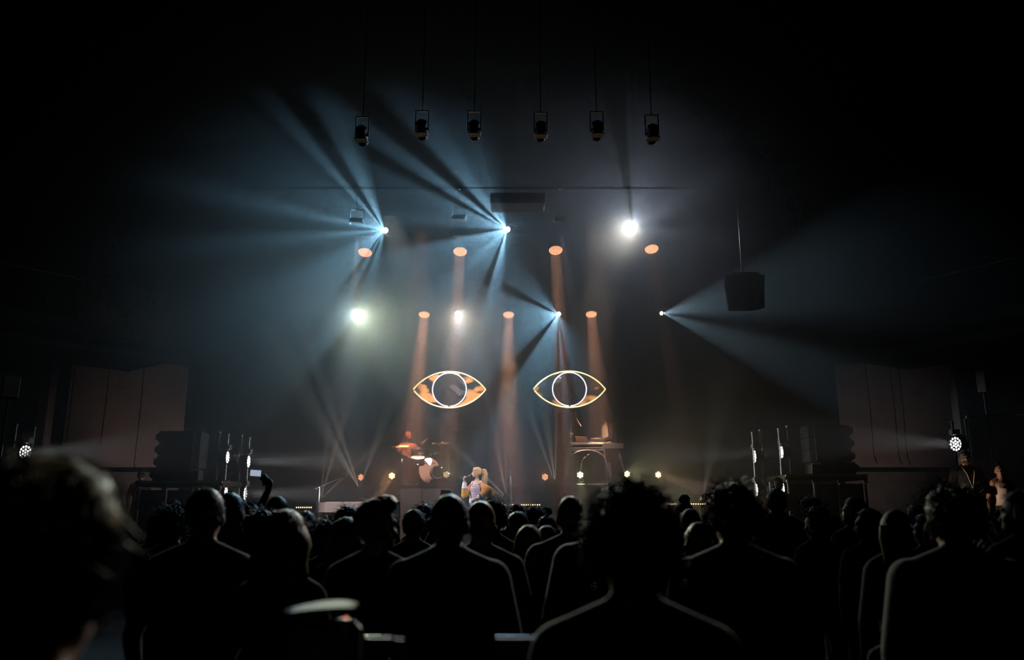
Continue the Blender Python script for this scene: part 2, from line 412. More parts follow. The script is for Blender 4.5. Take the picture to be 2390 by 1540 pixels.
for px, py, Y, pw, lab in ((852, 590, 16, 200, 'round orange LED wash light, leftmost of the upper row'), (1074, 588, 16, 1800, 'round orange LED wash light, second of the upper row'),
        (1297, 585, 16, 1500, 'round orange LED wash light, third of the upper row'), (1521, 582, 16, 120, 'round orange LED wash light beside the dazzling upper lamp'),
        (990, 735, 20, 1400, 'round orange LED wash light above the left neon eye'), (1187, 735, 20, 1600, 'round orange LED wash light midway between the neon eyes'),
        (1380, 734, 20, 800, 'round orange LED wash light above the right neon eye')):
    wash_light(px, py, Y, pw, lab, Z_FRONT if Y == 16 else Z_REAR)

# lamps on the nearer trusses, with beams added toward the stage
def profile_lamp(px, py, Y, wpx, truss_z, lab, grp, aim=None):
    p = P(px, py, Y); w = M(wpx, Y)
    t = thing('profile_spotlight', lab, 'stage light', p, 0, grp)
    m = frame((0, 0, 0), (0, 1, -.55))
    mb = MB(); mb.lathe([(w * .3, -.13), (w * .42, -.11), (w * .45, .03), (w * .36, .05), (w * .38, .13), (w * .34, .14)], 16, m); mb.build('body', FIX, t, True)
    mb = MB(); mb.lathe([(.001, .125), (w * .33, .125)], 16, m); mb.build('lens', mat('dark_glass', (.01, .01, .012), .3, 0, spec=.2), t)
    mb = MB(); mb.bbox((0, -.04, -.09), (w, .14, .015), .004); mb.build('barn_door', mat('fixture_grey', (.05, .035, .032), .5, 0, 30, .2), t)
    mb = MB()
    for sx in (-1, 1): mb.box((sx * w * .5, 0, .12), (.012, .04, .3))
    mb.box((0, 0, .27), (w, .04, .012)); mb.tube((0, 0, .27), (0, BARY[truss_z] - p.y, truss_z - p.z), .006, n=6); mb.bbox((0, BARY[truss_z] - p.y, truss_z - p.z), (.05, .07, .07), .01); mb.build('yoke', BLACKM, t)
    if aim:
        tgt, half, pw, col = aim; m2 = Vector(p) + Vector((0, .32, -.16)); spot('added_key_beam', m2, Vector(tgt) - m2, half, pw, col, .05, .5)
KEYS = {0: (P(1049, 909, 19), 5.6, 5000, (1, .9, .85)), 5: (P(1329, 908, 19), 5.6, 3200, (1, .9, .85)), 1: (P(965, 1065, 18.5), 4.6, 4200, (1, .50, .33)), 2: (P(1106, 1130, 16), 3.2, 1500, (1, .88, .88)), 3: (P(1106, 1120, 16), 3.2, 1000, (1, .86, .82)), 4: (P(1396, 1022, 18.5), 4.8, 4200, (1, .62, .44))}  # outer two keys are added beams that brighten the neon eye panels
for ki, (px, py, lab) in enumerate(((845, 316, 'dark spotlight on the nearest bar, leftmost'), (985, 302, 'dark spotlight on the nearest bar, second from left'), (1107, 303, 'dark spotlight on the nearest bar, third from left'),
                    (1262, 306, 'dark spotlight on the nearest bar, third from right'), (1393, 304, 'dark spotlight on the nearest bar, second from right'), (1522, 312, 'dark spotlight on the nearest bar, rightmost'))):
    profile_lamp(px, py, 10, 32, Z_FOH, lab, 'spotlights on the nearest bar', KEYS.get(ki))
GREYF = mat('fixture_warm_grey', (.34, .27, .25), .45, 0, 30, .2)
def bar_lamp(px, py, Y, wpx, hpx, truss_z, lab, grp):
    p = P(px, py, Y); w, h = M(wpx, Y), M(hpx, Y)
    t = thing('strobe_bar', lab, 'stage light', p, 0, grp)
    mb = MB(); mb.bbox((0, 0, 0), (w, .12, h), .01); mb.build('housing', GREYF, t)
    mb = MB(); mb.box((0, -.062, 0), (w * .88, .01, h * .55)); mb.build('front_glass', mat('dark_glass', (.01, .01, .012), .3, 0, spec=.2), t)
    mb = MB()
    for sx in (-1, 1): mb.box((sx * (w / 2 + .012), 0, .08), (.012, .05, .2 + h))
    mb.box((0, 0, .18 + h / 2), (w + .036, .05, .012)); mb.tube((0, 0, .18 + h / 2), (0, BARY[truss_z] - p.y, truss_z - p.z), .012, n=6); mb.bbox((0, BARY[truss_z] - p.y, truss_z - p.z), (.05, .07, .07), .01); mb.build('bracket', BLACKM, t)
for px, py, w, h, lab in ((979, 662, 27, 11, 'small strobe bar left of the upper-middle orange wash beam'), (1182, 660, 28, 5, 'small strobe bar below the second upper beam light'), (1383, 661, 28, 6, 'small strobe bar below the third orange wash light'), (1593, 657, 27, 8, 'small strobe bar left of the hanging speaker cluster')):
    bar_lamp(px, py, 18, w, h, Z_BAR, lab, 'small strobe bars in a row')
    if px in (1182, 979):
        q = P(px, py + 8, 17.9); tg = P(1110, 1105, 16) if px == 1182 else P(955, 1030, 19); spot('added_back_beam', q, tg - q, 2.6, 1500 if px == 1182 else 900, (1, .34, .2), .03, .6)  # orange backlight added at two strobe bars for singer and drummer
for px, py, lab in ((833, 515, 'small bar lamp left of the leftmost upper beam light'), (1071, 508, 'small bar lamp left of the second upper beam light'), (1308, 512, 'small bar lamp right of the projector')):
    bar_lamp(px, py, 14.2, 31, 11, Z_MID, lab, 'small bar lamps')
    q = P(px, py, 14.1) + Vector((0, .12, -.1)); tg, hf, pw = {833: (P(800, 1180, 15.9), 6.0, 2200), 1071: (P(985, 1150, 17.6), 7.5, 650), 1308: (P(1400, 1150, 17.6), 7.5, 600)}[px]
    spot('added_fill_beam', q + (tg - q).normalized() * .15, tg - q, hf, pw, (1, .84, .8), .04, .6)  # fill beams added to brighten the piano and the riser fronts
p = P(1208, 473, 13.8)
t = thing('projector', 'long pinkish-grey projector box hanging above the second beam light', 'projector', p)
mb = MB(); mb.bbox((0, 0, 0), (1.0, .5, .2), .02); mb.build('housing', mat('projector_rose_grey', (.30, .19, .19), .6, 0, 10, .15), t)
mb = MB(); mb.lathe([(.06, 0), (.07, .06), (.05, .07), (.001, .05)], 16, frame((.25, .25, 0), (0, 1, 0))); mb.build('lens', DARKPL, t, True)
mb = MB()
for sx in (-.4, .4): mb.tube((sx, 0, .08), (sx, BARY[Z_MID] - p.y, Z_MID - p.z), .015, n=6)
mb.build('bracket', BLACKM, t)

# line-array hang on the right
p = P(1735, 672, 14.5)
t = thing('hanging_line_array', 'dark speaker cluster hanging at the right above the stage', 'speaker', p)
for k in range(5):
    mb = MB(); w = .44 - (.05 if k == 0 else 0) * 0
    zz = .14 - k * .125; a = -k * .03
    mt = Matrix.Translation((0, -.02 * k * k * .12, zz)) @ Matrix.Rotation(-a, 4, 'X')
    mb.prism([(-.35 + .012 * k, -.2), (.35 - .012 * k, -.2), (.28 - .012 * k, .3), (-.28 + .012 * k, .3)], -.06, .06, mt)
    mb.build('cabinet', WIRE, t)
mb = MB(); mb.box((0, 0, .23), (.5, .4, .05)); mb.tube((0, 0, .25), (0, 0, CEIL - p.z), .02, n=6); mb.build('fly_frame', BLACKM, t)

# ------------------------------------------------------------------ risers, battens, neon eyes
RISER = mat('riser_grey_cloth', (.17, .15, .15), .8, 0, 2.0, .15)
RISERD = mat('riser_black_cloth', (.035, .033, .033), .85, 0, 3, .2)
RY = 17.6; RZ = P(958, 1129, RY).z
def riser(px0, px1, lab, light_from=None, depth=2.6):
    a, b = P(px0, 1140, RY).x, P(px1, 1140, RY).x
    t = thing('stage_riser', lab, 'riser', ((a + b) / 2, RY, STAGE_Z)); w = b - a; h = RZ - STAGE_Z
    mb = MB(); mb.bbox((0, depth / 2 + .02, h - .05), (w, depth, .1), .01); mb.build('deck', BLACK, t)
    n = 5
    for k in range(n):
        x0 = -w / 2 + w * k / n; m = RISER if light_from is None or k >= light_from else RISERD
        mb = MB(); mb.bbox((x0 + w / n / 2, .02, (h - .1) / 2), (w / n - .012, .03, h - .1), .006); mb.build('front_panel', m, t)
    for sx in (-1, 1):
        mb = MB(); mb.box((sx * (w / 2 - .02), depth / 2, (h - .1) / 2), (.03, depth - .05, h - .1)); mb.build('side_panel', RISERD, t)
    return t
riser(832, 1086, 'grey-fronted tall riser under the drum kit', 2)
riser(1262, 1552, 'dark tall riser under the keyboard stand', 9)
# low back platform with the row of warm LED battens on its front edge
BY = 17.9; BZ = P(1200, 1186, BY).z
mb = MB(); mb.bbox((0, 1.2, (BZ - STAGE_Z) / 2), (13.4, 2.2, BZ - STAGE_Z), .02)
WARMLED = mat('warm_led', (.9, .6, .3), .3, 0, emit=(1.0, .62, .26), es=4.)
def batten(px0, px1, py, Y, lab, z=None):
    a, b = P(px0, py, Y), P(px1, py, Y); w = b.x - a.x
    t = thing('led_batten', lab, 'LED bar', ((a.x + b.x) / 2, Y, a.z - .045), 0, 'warm LED battens along the stage')
    mb = MB(); mb.bbox((0, .03, .045), (w + .06, .08, .085), .01); mb.build('housing', FIX, t)
    n = max(3, int(round(w / .047))); mb = MB()
    for k in range(n): mb.lathe([(.014, 0), (.011, .005), (.0005, .007)], 8, frame((-w / 2 + w * (k + .5) / n, -.012, .045), (0, -1, 0)))
    mb.build('led_row', WARMLED, t, True)
    mb = MB()
    for sx in (-1, 1): mb.box((sx * w * .38, .03, -.2), (.03, .05, .41))
    mb.build('bracket', BLACKM, t)
# a low front stage box carries the battens
BAT_Y = 17.35
for px0, px1, py, lab in ((690, 729, 1184, 'warm LED batten left of the white piano'), (1165, 1214, 1178, 'warm LED batten right of the singer, beside the mic stand'), (1215, 1262, 1178, 'warm LED batten touching the keyboard riser'),
                      (1553, 1600, 1176, 'warm LED batten right of the curly-haired head'), (1600, 1648, 1176, 'warm LED batten furthest right on the stage')):
    batten(px0, px1, py, BAT_Y, lab)
PLATZ = P(1200, 1178, BAT_Y).z - .45
for (a, b, lab) in ((600, 830, 'low dark stage box left of the drum riser'), (1090, 1260, 'low dark stage box between the two risers'), (1555, 1750, 'low dark stage box right of the keyboard riser')):
    x0, x1 = P(a, 1180, BAT_Y).x, P(b, 1180, BAT_Y).x
    mb = MB(); mb.bbox(((x0 + x1) / 2, BAT_Y + .75, (STAGE_Z + PLATZ) / 2), (x1 - x0, 1.7, PLATZ - STAGE_Z), .02)
    tag(mb.build('stage_box', RISERD), lab, 'platform', 'low stage boxes')

NEONY = mat('neon_tube_yellow', (.9, .8, .5), .3, 0, emit=(1.0, .74, .30), es=1.25)
NEONG = mat('neon_tube_lime', (.9, .9, .5), .3, 0, emit=(.98, .85, .33), es=1.15)
NEONW = mat('neon_tube_lilac', (.8, .8, .9), .3, 0, emit=(.86, .80, .98), es=1.05)
def painted_reflection(name, lo, hi, thr, seed):  # warm reflections painted as amber noise blotches over a dark panel
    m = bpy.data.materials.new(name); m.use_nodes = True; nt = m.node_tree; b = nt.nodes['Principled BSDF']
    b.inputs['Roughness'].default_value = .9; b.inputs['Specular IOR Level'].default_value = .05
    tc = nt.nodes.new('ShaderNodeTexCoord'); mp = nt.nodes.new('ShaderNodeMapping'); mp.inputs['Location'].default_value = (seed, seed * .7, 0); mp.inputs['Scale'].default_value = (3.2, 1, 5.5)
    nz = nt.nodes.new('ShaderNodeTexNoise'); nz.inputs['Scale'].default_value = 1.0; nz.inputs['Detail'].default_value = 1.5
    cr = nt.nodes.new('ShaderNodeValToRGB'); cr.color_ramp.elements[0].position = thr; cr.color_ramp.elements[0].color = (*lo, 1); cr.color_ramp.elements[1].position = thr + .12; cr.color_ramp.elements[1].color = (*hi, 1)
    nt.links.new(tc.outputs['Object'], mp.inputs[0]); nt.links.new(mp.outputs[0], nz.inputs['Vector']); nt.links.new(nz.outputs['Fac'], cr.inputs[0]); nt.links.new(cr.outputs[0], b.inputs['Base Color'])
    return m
IRISP = mat('iris_dark_acrylic', (.006, .007, .01), .9, 0, 3, .2, spec=.05)
GLINT = mat('iris_painted_glint', (.11, .11, .14), .9, 0, 25, .35, spec=.1)  # pale reflections in the iris, painted as flat patches
def neon_eye(pcx, pcy, wpx, hpx, lab, tube, scl, glints):
    Y = 19.4; c = P(pcx, pcy, Y); w, h = M(wpx, Y) / 2, M(hpx, Y) / 2
    t = thing('neon_eye_sign', lab, 'neon sign', c, 0, 'pair of neon eye signs')
    rad = (w * w + h * h) / (2 * h); th = math.asin(w / rad)
    def arc(s, n=26, off=0, cut=(0, 0)):
        return [((rad + off) * math.sin(q), 0, s * ((rad + off) * math.cos(q) - (rad - h))) for q in [(-th + cut[0]) + (2 * th - cut[0] - cut[1]) * i / n for i in range(n + 1)]]
    up, dn = arc(1), arc(-1, cut=(.03, 0))
    mb = MB(); mb.path(up + list(reversed(dn)), .017, 8); mb.build('outline_tube', tube, t, True)
    rr = M(78, Y) / 2; n = 44
    mb = MB(); mb.path([(rr * math.sin(q), -.01, -.0 - rr * math.cos(q) * 1.0) for q in [.05 + (2 * math.pi - .1) * i / n for i in range(n + 1)]], .016, 8); mb.build('iris_tube', NEONW, t, True)
    poly = [(p[0], p[2]) for p in arc(1, 26, -.02)] + [(p[0], p[2]) for p in reversed(arc(-1, 26, -.02)[1:-1])]
    mx = Matrix.Translation((0, .05, 0)) @ Matrix.Rotation(R(90), 4, 'X')
    mb = MB(); mb.prism(list(reversed(poly)), -.01, .01, mx); mb.build('sclera_panel', scl, t)
    mb = MB(); mb.lathe([(rr * .97, 0), (rr * .97, .012)], 40, frame((0, .035, 0), (0, -1, 0))); ip = mb.build('iris_panel', IRISP, t)
    for k, poly in enumerate(glints):
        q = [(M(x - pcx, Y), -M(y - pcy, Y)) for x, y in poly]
        mb = MB(); mb.prism(q, 0, .004, Matrix.Translation((0, .022, 0)) @ Matrix.Rotation(R(90), 4, 'X')); mb.build('glint_patch', GLINT, ip)
    mb = MB()
    for sx in (-w * .5, w * .5): mb.tube((sx, .03, h * .7), (sx, .03, CEIL - c.z), .006, n=6)
    mb.build('hanging_wire', WIRE, t)
    mb = MB(); mb.lathe([(.012, 0), (.012, .03)], 8, frame((0, .03, -rr), (0, -1, 0))); mb.build('iris_clip', BLACKM, t)
Z5 = lambda pts: [(930 + x / 4.596, 840 + y / 4.596) for x, y in pts]
neon_eye(1049, 909, 167, 84, 'neon eye sign above the drummer, with amber and pale reflections painted in', NEONY, painted_reflection('amber_reflection_panel', (.007, .006, .006), (.95, .45, .13), .47, 3.3),
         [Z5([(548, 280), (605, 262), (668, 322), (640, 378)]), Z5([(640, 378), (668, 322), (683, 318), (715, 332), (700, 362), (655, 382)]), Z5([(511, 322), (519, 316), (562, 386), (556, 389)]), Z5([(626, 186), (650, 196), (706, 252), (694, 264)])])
neon_eye(1329, 908, 166, 84, 'neon eye sign above the keyboard player, with a plain dark iris', NEONG, painted_reflection('amber_corner_reflection', (.008, .007, .007), (.8, .36, .1), .55, 8.1),
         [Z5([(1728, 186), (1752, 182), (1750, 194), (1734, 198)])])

# ------------------------------------------------------------------ small LED pars on the risers
def par(px, py, Y, face, col, es, lab, beam=None, r=.075, base_z=None, flood=0):
    """face: direction it looks; beam: (axis, half angle, power)"""
    p = P(px, py, Y); m = frame((0, 0, 0), face)
    bz = (base_z if base_z is not None else RZ) - p.z
    t = thing('par_light', lab, 'stage light', p, 0, 'small seven-cell LED lights on the risers')
    mb = MB(); mb.lathe([(.05, -.13), (.085, -.1), (.095, .0), (.095, .03), (.085, .035), (.082, .01)], 18, m); mb.build('head', FIX, t, True)
    nm = 'par_cell_%d%d%d' % tuple(int(c * 9) for c in col)
    cm = mat(nm, (.8, .7, .5), .3, 0, emit=col, es=es)
    mb = MB()
    for k in range(7):
        a = math.pi / 3 * k + .5; q = 0 if k == 6 else .05
        mb.lathe([(.0245, .012), (.02, .024), (.001, .028)], 10, m @ Matrix.Translation((q * math.cos(a), q * math.sin(a), 0)))
    mb.build('led_cells', cm, t, True)
    mb = MB()
    for sx in (-1, 1): mb.box((sx * .112, 0, (bz + .06) / 2), (.016, .05, abs(bz) - .02))
    mb.bbox((0, 0, bz + .025), (.26, .16, .05), .01); mb.build('yoke', FIX, t)
    if flood: spot('par_flood', p + Vector(face).normalized() * .06, Vector(face) + Vector((0, 0, .12)), 38, flood, col, .05, .9)
    if beam: spot('par_beam', p + Vector(face).normalized() * .06, beam[0], beam[1], beam[2], col, .05, .6)
ORA = (1.0, .42, .2); YEL = (1.0, .86, .42)
par(843, 1114, 17.7, (-.5, -1, .1), ORA, .9, 'dim orange LED light at the left end of the drum riser', flood=22)
par(915, 1110, 17.7, (-.1, -1, -.2), (1, .5, .25), 3.2, 'bright orange LED light left of the floor tom', ((-.45, -.75, -1), 15, 400), flood=60)
par(1042, 1108, 17.9, (.05, -1, .25), (1, .8, .35), .35, 'faint yellow LED light right of the bass drum', flood=30)
par(1272, 1113, 17.7, (.0, -1, .05), ORA, 1.6, 'orange LED light at the left end of the keyboard riser', flood=25)
par(1354, 1108, 17.8, (0, -1, -.05), (.93, 1, .45), 2.6, 'yellow-green LED light under the arch of the keyboard stand', ((0, -.6, -1), 16, 220), flood=15)
par(1463, 1106, 17.8, (0.4, -1, -.15), (1, .92, .5), 3.2, 'bright yellow LED light right of the keyboard stand', ((1, -.7, -.55), 13, 500), flood=70)
par(1536, 1108, 17.8, (.15, -1, 0), (1, .6, .35), 1.8, 'orange LED light at the right end of the keyboard riser', ((1, -.5, -.38), 12, 600), flood=30)

# ------------------------------------------------------------------ floor beam lights throwing thin shafts upwards
def floor_beam(px, py, Y, shafts, lab, core, r=.03, base=None, col=(1, .93, .82)):
    p = P(px, py, Y); bz = (STAGE_Z if base is None else base) - p.z
    ax = Vector(shafts[0][0]).normalized() if shafts else Vector((0, -1, .2))
    t = thing('floor_beam_light', lab, 'stage light', p - ax * .1, 0, 'small beam lights on the stage floor')
    m = frame((0, 0, 0), ax)
    mb = MB(); mb.lathe([(.03, -.1), (.055, -.06), (.06, .06), (.05, .09), (.042, .08)], 14, m); mb.build('head', FIX, t, True)
    mb = MB(); mb.lathe([(r, .085), (r * .8, .1), (.001, .106)], 14, m); mb.build('lens', core, t, True)
    mb = MB()
    for sx in (-1, 1): mb.box((sx * .075, 0, bz / 2), (.014, .04, abs(bz)))
    mb.bbox((0, 0, bz + .03), (.2, .16, .06), .01); mb.build('yoke', FIX, t)
    for (d, half, pw) in shafts: spot('shaft', p + Vector(d).normalized() * .04, d, half, pw, col, .012, .5)
def up(deg, toward=.25):
    return (math.cos(R(deg)), -toward, math.sin(R(deg)))
CORE1 = mat('floor_lamp_core', (.9, .9, .9), .2, 0, emit=(1, .95, .88), es=12.)
floor_beam(748, 1165, 16.6, [(up(86, -.75), 2.4, 4212), (up(97, -.75), 2.2, 2808), (up(52, -.75), 3, 2106)], 'tiny bright beam light behind the white piano', CORE1)
floor_beam(1182, 1160, 16.9, [(up(101, -.75), 2.2, 6318), (up(136, -.75), 3.2, 4212), (up(155, -.75), 3, 2106), (up(92, -.75), 1.8, 3510)], 'small bright beam light left of the straight mic stand', CORE1)
floor_beam(1642, 1155, 17.0, [(up(62, -1.1), 6, 673), (up(150, -.75), 5, 336)], 'small pale beam light low at the right of the stage', CORE1, .05)
floor_beam(839, 1140, 17.3, [(up(119, -.75), 2.4, 6318), (up(127, -.75), 2.6, 5616), (up(131, -.75), 3, 2808), (up(80, -.75), 4, 2106)], 'dark beam light hidden against the corner of the drum riser', FIX)
floor_beam(1296, 1128, 17.45, [(up(86, -.75), 1.8, 8424), (up(107, -.75), 2.6, 4914), (up(95, -.75), 3.5, 3510)], 'dark beam light at the foot of the keyboard stand', FIX, base=RZ)

# ------------------------------------------------------------------ side ladders with LED wash lights fired across the stage
SIDEC = mat('side_led_white', (.9, .9, .9), .3, 0, emit=(.97, 1.0, .97), es=4.)
BRASS = mat('amber_strap', (.7, .25, .06), .5, 0, 20, .2)
TOWER = mat('ladder_alu', (.55, .52, .5), .4, .35, 30, .2)
def side_lamp(parent_lab, px, py, Y, s, lab, power, dia=.25, yaw=.0, rings=2, half=8):
    p = P(px, py, Y); ax = Vector((s, -yaw, 0)).normalized(); m = frame((0, 0, 0), ax)
    t = thing('side_wash_light', lab, 'stage light', p, 0, 'LED wash lights on the side ladders')
    r = dia / 2
    mb = MB(); mb.lathe([(r * .5, -.2), (r * .95, -.15), (r * 1.08, 0), (r * 1.08, .02), (r, .02), (r, .0)], 22, m); mb.build('head', FIX, t, True)
    cells(r, rings, r * .16 if rings == 2 else r * .14, .002, m).build('led_cells', SIDEC, t, True)
    mb = MB(); 
    mb.path([(0, -.02, r * 1.45), (-s * .03, -.02, r * 1.35), (-s * .12, -.02, r * 1.2), (-s * .12, -.02, 0)], .016, 6); mb.bbox((0, 0, r * 1.6), (.14, .12, .1), .01); mb.build('yoke', mat('yoke_grey', (.4, .36, .32), .4, .6, 20, .2), t)
    spot('side_beam', p + ax * .04, ax, half, power, (.92, .93, 1.0), r * .6, .7)
def ladder(pa, pb, ytop_a, ytop_b, ybot, Y, z0, lab):
    """two poles at photo x pa and pb"""
    a, b = P(pa, ytop_a, Y), P(pb, ytop_b, Y); xm = (a.x + b.x) / 2
    t = thing('lighting_ladder', lab, 'light stand', (xm, Y, z0), 0, 'aluminium lighting ladders at the stage sides')
    for q in (a, b):
        mb = MB(); mb.tube((q.x - xm, 0, 0), (q.x - xm, 0, q.z - z0), .022, n=10); mb.lathe([(.022, 0), (.03, .01), (.03, .05), (.001, .06)], 10, Matrix.Translation((q.x - xm, 0, q.z - z0 - .03))); mb.build('pole', TOWER, t, True)
    zt = min(a.z, b.z) - z0
    for k, dz in enumerate((.28, 1.05, 1.75)):
        if zt - dz < .1: continue
        mb = MB(); mb.tube((a.x - xm, 0, zt - dz + .06), (b.x - xm, 0, zt - dz - .0), .016, n=8); mb.build('rung', BRASS if k == 1 else TOWER, t, True)
    mb = MB(); w = abs(b.x - a.x) + .14
    for sx in (-1, 1): mb.tube((sx * w / 2, -.25, .02), (sx * .08, 0, .45), .015, n=6); mb.tube((sx * w / 2, .25, .02), (sx * .08, 0, .45), .015, n=6)
    mb.box((0, 0, .03), (w, .5, .04)); mb.build('foot', BLACKM, t)
LY = 16.5
ladder(513, 533, 1010, 1015, 1170, LY, STAGE_Z, 'outer left lighting ladder beside the dark speaker stack')
ladder(564, 582, 1018, 1023, 1170, LY - .2, STAGE_Z, 'inner left lighting ladder beside the raised phone')
ladder(1756, 1774, 1010, 1005, 1180, LY - .2, STAGE_Z, 'inner right lighting ladder beside the tall tousled head')
ladder(1817, 1837, 1002, 996, 1180, LY, STAGE_Z, 'outer right lighting ladder beside the right platform')
for px, py, Y, s, lab in ((530, 1067, LY - .03, 1, 'white LED wash light high on the outer left ladder'), (526, 1150, LY - .03, 1, 'white LED wash light low on the outer left ladder'), (579, 1077, LY - .23, 1, 'white LED wash light high on the inner left ladder'), (571, 1152, LY - .23, 1, 'white LED wash light low on the inner left ladder'),
                      (1763, 1065, LY - .23, -1, 'white LED wash light high on the inner right ladder'), (1767, 1143, LY - .23, -1, 'white LED wash light low on the inner right ladder'), (1826, 1055, LY - .03, -1, 'white LED wash light high on the outer right ladder'), (1829, 1141, LY - .03, -1, 'white LED wash light low on the outer right ladder')):
    side_lamp('', px, py, Y, s, lab, 900 if px in (579, 571) else 300)
# far side lamps with their own poles
ladder(38, 80, 992, 1000, 1180, 13.6, 0, 'left lighting ladder at the photo edge above the big blurred head')
ladder(2222, 2253, 985, 980, 1180, 14.2, .84, 'right lighting ladder behind the man with the lanyard')
side_lamp('', 59, 1056, 13.5, 1, 'round white LED lamp at the far left edge', 260, .25, .35, 2, 9)
side_lamp('', 2231, 1036, 13.8, -1, 'round white LED lamp above the bald man with the lanyard', 200, .25, .35, 2, 9)

# ------------------------------------------------------------------ side platforms with speaker stacks
EDGE = mat('deck_edge_alu', (.75, .68, .55), .4, .7, 20, .15)
def pa_platform(px0, px1, py, Y, lab, s):
    a, b = P(px0, py, Y), P(px1, py, Y); z = a.z; w = b.x - a.x
    t = thing('side_platform', lab, 'platform', ((a.x + b.x) / 2, Y, STAGE_Z)); zabs = z; z = z - STAGE_Z
    mb = MB(); mb.bbox((0, .55, z - .06), (w, 1.1, .1), .01); mb.build('deck', BLACK, t)
    mb = MB(); mb.bbox((0, -.02, z - .03), (w, .04, .05), .008); mb.build('edge_trim', EDGE, t)
    for k in range(4):
        x = -w / 2 + .05 + (w - .1) * k / 3
        mb = MB(); mb.tube((x, .0, 0), (x, .0, z - .1), .024, n=8); mb.bbox((x, -.01, z - .13), (.07, .07, .07), .01); mb.build('leg', TOWER, t, True)
        mb = MB(); mb.tube((x, 1.05, 0), (x, 1.05, z - .1), .024, n=8); mb.build('leg', TOWER, t, True)
    for k in range(3):
        x = -w / 2 + .05 + (w - .1) * (k + .5) / 3
        mb = MB(); mb.bbox((x, .06, (z - .15) / 2), ((w - .1) / 3 - .05, .03, z - .2), .006); mb.build('skirt_panel', BLACK, t)
    return zabs
zl = pa_platform(318, 520, 1121, 15, 'tall black platform with pale edge under the left speaker stack', -1)
zr = pa_platform(1832, 2024, 1106, 15, 'tall black platform with pale edge under the right speaker stack', 1)
CAB = mat('speaker_cabinet_black', (.025, .025, .027), .5, 0, 30, .25)
GRILL = mat('speaker_grille_brown', (.16, .125, .11), .7, .2, 60, .3)
def stack_box(x, Y, z, w, d, h, s, lab, k):
    """a line-array cabinet seen three-quarter: grille to the stage centre side"""
    t = thing('stacked_speaker', lab, 'speaker', (x, Y, z), 0, 'stacked speaker cabinets on the side platforms')
    mb = MB(); pl = [(-s * w / 2, .02), (s * w * .36, 0), (s * w * .5, d * .1), (s * w * .44, d), (-s * w * .36, d * .9)]
    if s < 0: pl = list(reversed(pl))
    mb.prism(pl, 0, h - .012); mb.build('cabinet', CAB, t)
    mb = MB(); mb.prism([(-.01, -.008), (.15, -.008), (.15, .012), (-.01, .012)], .02, h - .03, Matrix.Translation((s * (w * .36) - (.15 if s > 0 else 0), -.005, 0))); mb.build('grille', GRILL, t)
    mb = MB(); mb.bbox((-s * (w / 2 + .04), .15, h * .5), (.1, .2, h * .6), .03); mb.build('rear_horn', CAB, t)
    mb = MB()
    for zz in (.25, .75): mb.box((s * w * .36, -.012, h * zz), (.02, .012, .04))
    mb.build('latch', TOWER, t)
ZL = [1015, 1042, 1070, 1098, 1121]
for s, cx, z0, side in ((1, 408, zl, 'left'), (-1, 1947, zr, 'right')):
    x = P(cx, 1100, 15.1).x; hh = .235
    for k, nm in enumerate(('bottom', 'second', 'third', 'top')):
        stack_box(x + s * (.0 if k else -.05), 15.15, z0 + .003 + k * hh, .78, .6, hh, s, '%s speaker cabinet of the %s stack' % (nm, side), k)
for px, z0, lab in ((445, zl, 'small framed speaker box at the foot of the left stack'), (1915, zr, 'small framed speaker box at the foot of the right stack')):
    t = thing('small_speaker', lab, 'speaker', (P(px, 1110, 14.9).x, 15.0, z0))
    mb = MB(); mb.bbox((0, .1, .09), (.22, .2, .175), .01); mb.build('cabinet', CAB, t)
    mb = MB(); mb.path([(-.11, -.005, .005), (-.11, -.005, .17), (.11, -.005, .17), (.11, -.005, .005)], .008, 6, True); mb.build('frame', TOWER, t)
# round lamp resting on the right stack
p = P(1950, 993, 15.3); t = thing('round_followspot', 'round dark lamp with a small glint on top of the right speaker stack', 'stage light', (p.x, 15.3, zr + .003 + 4 * .235))
hz = p.z - (zr + .003 + .94)
mb = MB(); mb.lathe([(.05, -.1), (.075, -.05), (.08, .05), (.07, .055)], 20, frame((0, 0, hz), (-.3, -1, 0))); mb.build('head', FIX, t, True)
mb = MB(); mb.lathe([(.018, .056), (.001, .066)], 12, frame((-.02, 0, hz), (-.3, -1, 0))); mb.build('lens', CHROME, t, True)
mb = MB(); mb.box((0, 0, hz / 2 - .04), (.05, .05, max(hz - .06, .03))); mb.box((0, 0, .01), (.14, .12, .02)); mb.build('foot', FIX, t)

# speakers on poles at both edges
def pole_speaker(px0, px1, py0, py1, Y, lab, colr, lean):
    a, b = P(px0, py0, Y), P(px1, py1, Y); w = b.x - a.x; h = a.z - b.z; c = (a + b) / 2
    t = thing('pole_speaker', lab, 'speaker', (c.x, Y, 0), R(lean))
    mb = MB(); mb.prism([(-w / 2, 0), (w / 2, 0), (w * .36, .24), (-w * .36, .24)], b.z, a.z); mb.build('cabinet', CAB, t)
    mb = MB(); mb.bbox((0, -.01, c.z), (w * .94, .02, h * .96), .006); mb.build('grille', colr, t)
    mb = MB(); mb.tube((0, .1, b.z), (0, .1, .9), .018, n=8); mb.tube((0, .1, 1.1), (0, .1, .5), .025, n=8); mb.build('pole', BLACKM, t, True)
    for k in range(3):
        q = k * 2.09 + .3; mb = MB(); mb.tube((0, .1, 1.0), (.5 * math.cos(q), .1 + .5 * math.sin(q), .02), .014, n=6); mb.build('leg', BLACKM, t)
pole_speaker(12, 41, 876, 928, 12.6, 'brown speaker on a pole at the far left edge', mat('speaker_front_brown', (.55, .36, .26), .7, 0, 30, .15), 42)
pole_speaker(2277, 2303, 865, 916, 15.4, 'dim grey speaker on a pole at the far right', mat('speaker_front_grey', (.3, .25, .22), .7, 0, 30, .15), -42)
